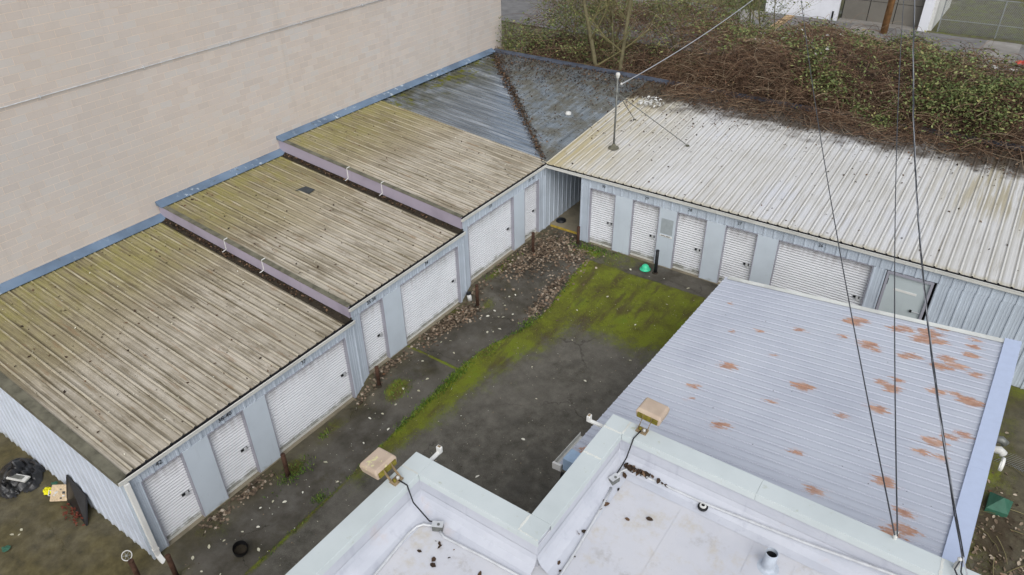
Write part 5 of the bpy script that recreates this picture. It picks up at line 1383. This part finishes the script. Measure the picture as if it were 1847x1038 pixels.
# ------------------------------------------------------------------ brambles on the bank
def canopy(x, y):
    x = np.asarray(x, float); y = np.asarray(y, float)
    r = sstep(x, -0.5, 3.0)
    n1 = vn(x + 40, y + 40, .45, 41) - .5; n2 = vn(x + 40, y + 40, 1.3, 42) - .5
    front = np.interp(y, [6.4, 7.4, 8.4, 10, 12, 15, 18, 20, 21.5], [3.25, 3.45, 4.05, 4.75, 4.9, 4.4, 3.4, 2.5, 1.8])
    thin = np.interp(y, [8.4, 9.2, 11, 14, 18, 20], [2.6, 3.8, 4.8, 4.8, 3.6, 2.2])
    h = front * r + thin * (1 - r) + n1 * 1.2 + n2 * .6
    h = h - 0.8 * sstep(x, 8, 13) * sstep(y, 12, 16)
    return h
bx_ = np.linspace(-9, 21, 90); by_ = np.linspace(8.4, 21, 40)
BX, BY = np.meshgrid(bx_, by_)
BZ = np.maximum(canopy(BX, BY) - .75 - 1.6 * (1 - sstep(BX, -.5, 3)) - .5 * (BY < 8.6), gz(BX, BY) - .05)
BZ = np.where(BY > 20.3, gz(BX, BY) - .05, BZ)
ii = np.arange(BX.size).reshape(BX.shape)
F = np.stack([ii[:-1, :-1], ii[:-1, 1:], ii[1:, 1:], ii[1:, :-1]], -1).reshape(-1, 4)
me = np_mesh("bramble_bank", np.stack([BX, BY, BZ], -1).reshape(-1, 3), F, np.full(len(F), 4), 'thatch', smooth=True)
tag(link(bpy.data.objects.new("bramble_bank", me)), kind='structure')

N = 24000
x = rng.uniform(-8.4, 20, N); y = np.where(rng.random(N) < .4, rng.uniform(6.4, 10, N), rng.uniform(8.3, 20.5, N))
keep = (x > 1.2) | (y > 8.45)
keep &= (x > -.5) | (rng.random(N) < .5)
keep &= (y > 7.9 - 1.3 * rng.random(N))
x, y = x[keep], y[keep]; N = len(x)
K = 7
top = canopy(x, y) - rng.random(N) ** 1.7 * 1.0
ang = rng.uniform(0, 2 * np.pi, N); L = rng.uniform(.5, 1.9, N); up = rng.uniform(-.2, .55, N)
tt = np.linspace(0, 1, K)
wob = rng.normal(0, .5, N)
P = np.zeros((N, K, 3))
for k, s_ in enumerate(tt):
    aa = ang + wob * s_
    P[:, k, 0] = x + np.cos(aa) * L * (s_ - .4); P[:, k, 1] = y + np.sin(aa) * L * (s_ - .4)
    P[:, k, 2] = top + L * (up * s_ - (up + .35) * s_ ** 2) + .15
P[:, :, 1] = np.maximum(P[:, :, 1], np.where(P[:, :, 0] > 1.0, 6.5, 8.4))
rf = 2.69 + SL * P[:, :, 1] + .05
P[:, :, 2] = np.where(P[:, :, 1] < 8.45, np.maximum(P[:, :, 2], rf + .1 * rng.random((N, 1))), P[:, :, 2])
rad = rng.uniform(.0035, .0125, N)[:, None] * (1 - .5 * tt)[None, :]
tag(tubes_np("bramble_canes", P, rad, 'cane', 3), "dense brown bramble canes tangled over the bank behind the roof", "brambles", kind='stuff')
N2 = 900
x = rng.uniform(-7.5, 19, N2); y = rng.uniform(8.6, 20, N2); K2 = 9; t2 = np.linspace(0, 1, K2)
ang = rng.uniform(0, 2 * np.pi, N2); L = rng.uniform(1.4, 3.2, N2); hh = rng.uniform(.25, .9, N2); wob = rng.normal(0, .35, N2)
Q = np.zeros((N2, K2, 3))
for k, s_ in enumerate(t2):
    Q[:, k, 0] = x + np.cos(ang + wob * s_) * L * s_; Q[:, k, 1] = np.maximum(y + np.sin(ang + wob * s_) * L * s_, 8.5); Q[:, k, 2] = canopy(x, y) - .35 + 4 * hh * s_ * (1 - s_) * 1.1 - .1 * s_
tag(tubes_np("arching_canes", Q, rng.uniform(.005, .011, N2)[:, None] * (1 - .55 * t2)[None, :], 'cane', 4), "long arching bramble canes rising out of the thicket", "brambles", kind='stuff')
# green bramble leaves in clumps
cl = []
def clump(cx, cy, n, s): cl.append((cx, cy, s, n))
for k in range(150):
    cx = rng.uniform(-8, 19); cy = rng.uniform(8.4, 20.5); clump(cx, cy, int(rng.uniform(15, 90)), rng.uniform(.2, .55))
for (cx, cy, n, s) in ((6.9, 8.8, 700, .5), (6.2, 9.6, 300, .4), (10.5, 9.0, 900, .6), (11.6, 8.6, 1000, .6), (12.3, 9.4, 700, .6), (10.0, 11.0, 600, .7), (8.4, 8.4, 160, .25), (9.3, 7.9, 200, .25), (12.6, 7.9, 350, .4), (14, 9.5, 700, .8), (5.0, 10.5, 150, .3), (2.8, 11.0, 200, .5), (-3.0, 17, 300, .8), (4, 18.5, 700, .9), (6.5, 19, 600, .9), (1, 18, 500, .9), (9.5, 19.0, 500, .8), (-6.5, 9.5, 500, .6), (-5.5, 10.5, 300, .7), (-7.7, 8.9, 350, .35), (12, 14, 500, 1.0), (8, 14.5, 400, 1.0), (16, 12, 900, 1.4)):
    clump(cx, cy, n, s)
Ps = []
for (cx, cy, s, n) in cl:
    n = int(n * 1.5)
    a = rng.normal(cx, s, n); b_ = rng.normal(cy, s * .8, n); m_ = (b_ > 7.0) & ((a > 1.5) | (b_ > 8.5)) & (a > -8.1)
    a, b_ = a[m_], b_[m_]; Ps.append(np.stack([a, b_, canopy(a, b_) + rng.normal(.12, .16, len(a))], -1))
P = np.concatenate(Ps); P[:, 2] = np.maximum(P[:, 2], np.where(P[:, 1] < 8.4, 2.69 + SL * P[:, 1] + .1, -5))
tag(scatter("bramble_leaves", *LEAF, P, 'green', rng.uniform(.035, .15, len(P)) ** 1.0, .55), "green leaf clumps among the brown brambles", "brambles", kind='stuff')
n = 24000
a = rng.uniform(-8, 20, n); b_ = rng.uniform(7.6, 20.5, n); m_ = (a > 1.2) | (b_ > 8.5); a, b_ = a[m_], b_[m_]
P = np.stack([a, b_, np.maximum(canopy(a, b_) + .1 - rng.random(len(a)) ** 1.5 * .9, np.where(b_ < 8.45, 2.69 + SL * b_ + .05, -5))], -1)
tag(scatter("bramble_dead_leaves", *LEAF, P, 'rusty', rng.uniform(.035, .10, len(P)), .6), "dead leaves caught in the bramble thicket", "leaves", kind='stuff')
n = 130
P = np.concatenate([np.stack([rng.normal(cx, sx, n // 4), rng.normal(cy, .3, n // 4)], -1) for cx, cy, sx in ((5.4, 12.2, .8), (4.0, 11.5, .5), (6.3, 10.0, .25), (12.2, 12.0, .4))])
P = np.concatenate([P, (canopy(P[:, 0], P[:, 1]) + .02)[:, None]], 1)
tag(scatter("bramble_litter", *LEAF, P, 'greywhite', rng.uniform(.06, .18, len(P)), .5), "white litter caught in the brambles", "litter", kind='stuff')
t = tag(crumple("red_sheet", 13.0, 12.5, .45, .35, .2, 'red', None, 77, 14), "faded red plastic sheet in the brambles at the right edge", "sheet")
t.location.z = float(canopy(13.0, 12.5)) - zy + .1

# ------------------------------------------------------------------ tree behind the corner roof
def grow(tree, mb_list, p, d, L, r, depth, leaves):
    pts = [p]; q = p.copy(); dd = d.copy(); n = 6; rs = [r]
    for i in range(n):
        dd = (dd + Vector((random.gauss(0, .09), random.gauss(0, .09), random.gauss(.03, .06)))).normalized()
        q = q + dd * L / n; pts.append(q.copy()); rs.append(r * (1 - .6 * (i + 1) / n))
    mb_list[0 if depth < 1 else 1].tube(pts, rs, 8 if depth < 1 else 4, cap=False)
    if depth >= 3: leaves += [tuple(p_ + Vector((random.gauss(0, .1), random.gauss(0, .1), random.gauss(0, .1)))) for p_ in pts[2:] for _ in range(2)]; return
    nb = (9, 6, 4)[depth]
    for k in range(nb):
        f = random.uniform(.15 if depth else .28, 1); i = min(n - 1, int(f * n)); base = pts[i].lerp(pts[i + 1], f * n - i if f < 1 else 1)
        a = random.uniform(0, 6.28); pr = Vector((math.cos(a), math.sin(a), random.uniform(.1, .6))).normalized()
        nd = (dd * .45 + pr).normalized()
        grow(tree, mb_list, base, nd, L * random.uniform(.3, .5), rs[i] * .45, depth + 1, leaves)
def tree(x, y, stems, label, seed, h=8.5, lf=1.0, leafmat='green'):
    random.seed(seed); z = float(gz(x, y))
    t = thing("tree", (x, y, z), label, "tree", "bare trees behind the storage roof")
    tr, tw, lv = MB(), MB(), []
    for (dx, dy, tx, ty, r) in stems:
        grow(t, (tr, tw), Vector((x + dx, y + dy, z - .2)), Vector((tx, ty, 1)).normalized(), h, r, 0, lv)
    tr.build("trunk", 'bark', t, smooth=True); tw.build("branches", 'twig', t)
    lv = np.array(lv); lv = lv[rng.random(len(lv)) < lf]
    o = scatter("crown", *LEAF, lv, leafmat, rng.uniform(.05, .11, len(lv)), .8, parent=t); o['kind'] = 'stuff'
tree(-2.2, 9.1, [(0, 0, 0, .02, .13), (.35, .1, .06, .0, .11), (.1, .3, -.1, .12, .07)], "bare mossy tree with twin trunks behind the corner roof", 5, 9.5, .22)
tree(-6.5, 12.0, [(0, 0, .1, 0, .06), (.3, .2, -.15, .1, .05)], "thin bare sapling beside the block wall corner", 9, 5.0, .25)
tree(13.6, 21.5, [(0, 0, -.15, -.1, .05), (.5, 0, .1, -.2, .05)], "thin leafless sapling at the right edge near the pavement", 12, 5.0, .05)
tree(2.2, 15.5, [(0, 0, .05, 0, .06), (-.6, .3, -.1, 0, .05), (.5, .5, .1, .1, .04)], "leafy sapling rising from the middle of the brambles", 15, 5.0, .35)
for (x_, y_, h_, sd_, lf_, lab) in ((-4.2, 11.0, 5.0, 31, .3, "scrubby sapling between the wall shrub and the twin-trunk tree"), (-.4, 12.5, 5.5, 33, .35, "scrubby sapling just right of the twin-trunk tree"), (-5.5, 15.5, 5.0, 35, .3, "far scrubby sapling seen past the block wall corner"), (.9, 18.0, 5.5, 37, .45, "leafy sapling at the pavement left of the white garage")):
    tree(x_, y_, [(0, 0, .08, .05, .05), (.35, .2, -.2, .1, .045), (-.3, .3, .2, -.1, .04), (.1, -.3, -.05, -.2, .035)], lab, sd_, h_, lf_)
# climbing shrub on the wall end
lv = np.stack([rng.normal(-7.7, .28, 420), rng.normal(8.75, .22, 420), rng.uniform(2.8, 4.9, 420)], -1)
t = thing("wall_shrub", (-7.8, 8.7, .2), "leafy climbing shrub at the far end of the block wall", "shrub")
o = scatter("foliage", *LEAF, lv, 'green', rng.uniform(.06, .13, 420), .8, parent=t); o['kind'] = 'stuff'
PL = []
for k in range(60):
    p = np.array([rng.normal(-7.75, .15), rng.normal(8.8, .12), rng.uniform(1.0, 4.0)]); a = rng.uniform(0, 6.28)
    PL.append([p + np.array([math.cos(a) * .3 * s_, math.sin(a) * .22 * s_, .9 * s_ - .25 * s_ * s_]) for s_ in np.linspace(0, 1.2, 6)])
PL = np.array(PL); ob = tubes_np("stems", PL, np.full(PL.shape[:2], .008), 'twig', 3, t); ob['kind'] = 'stuff'
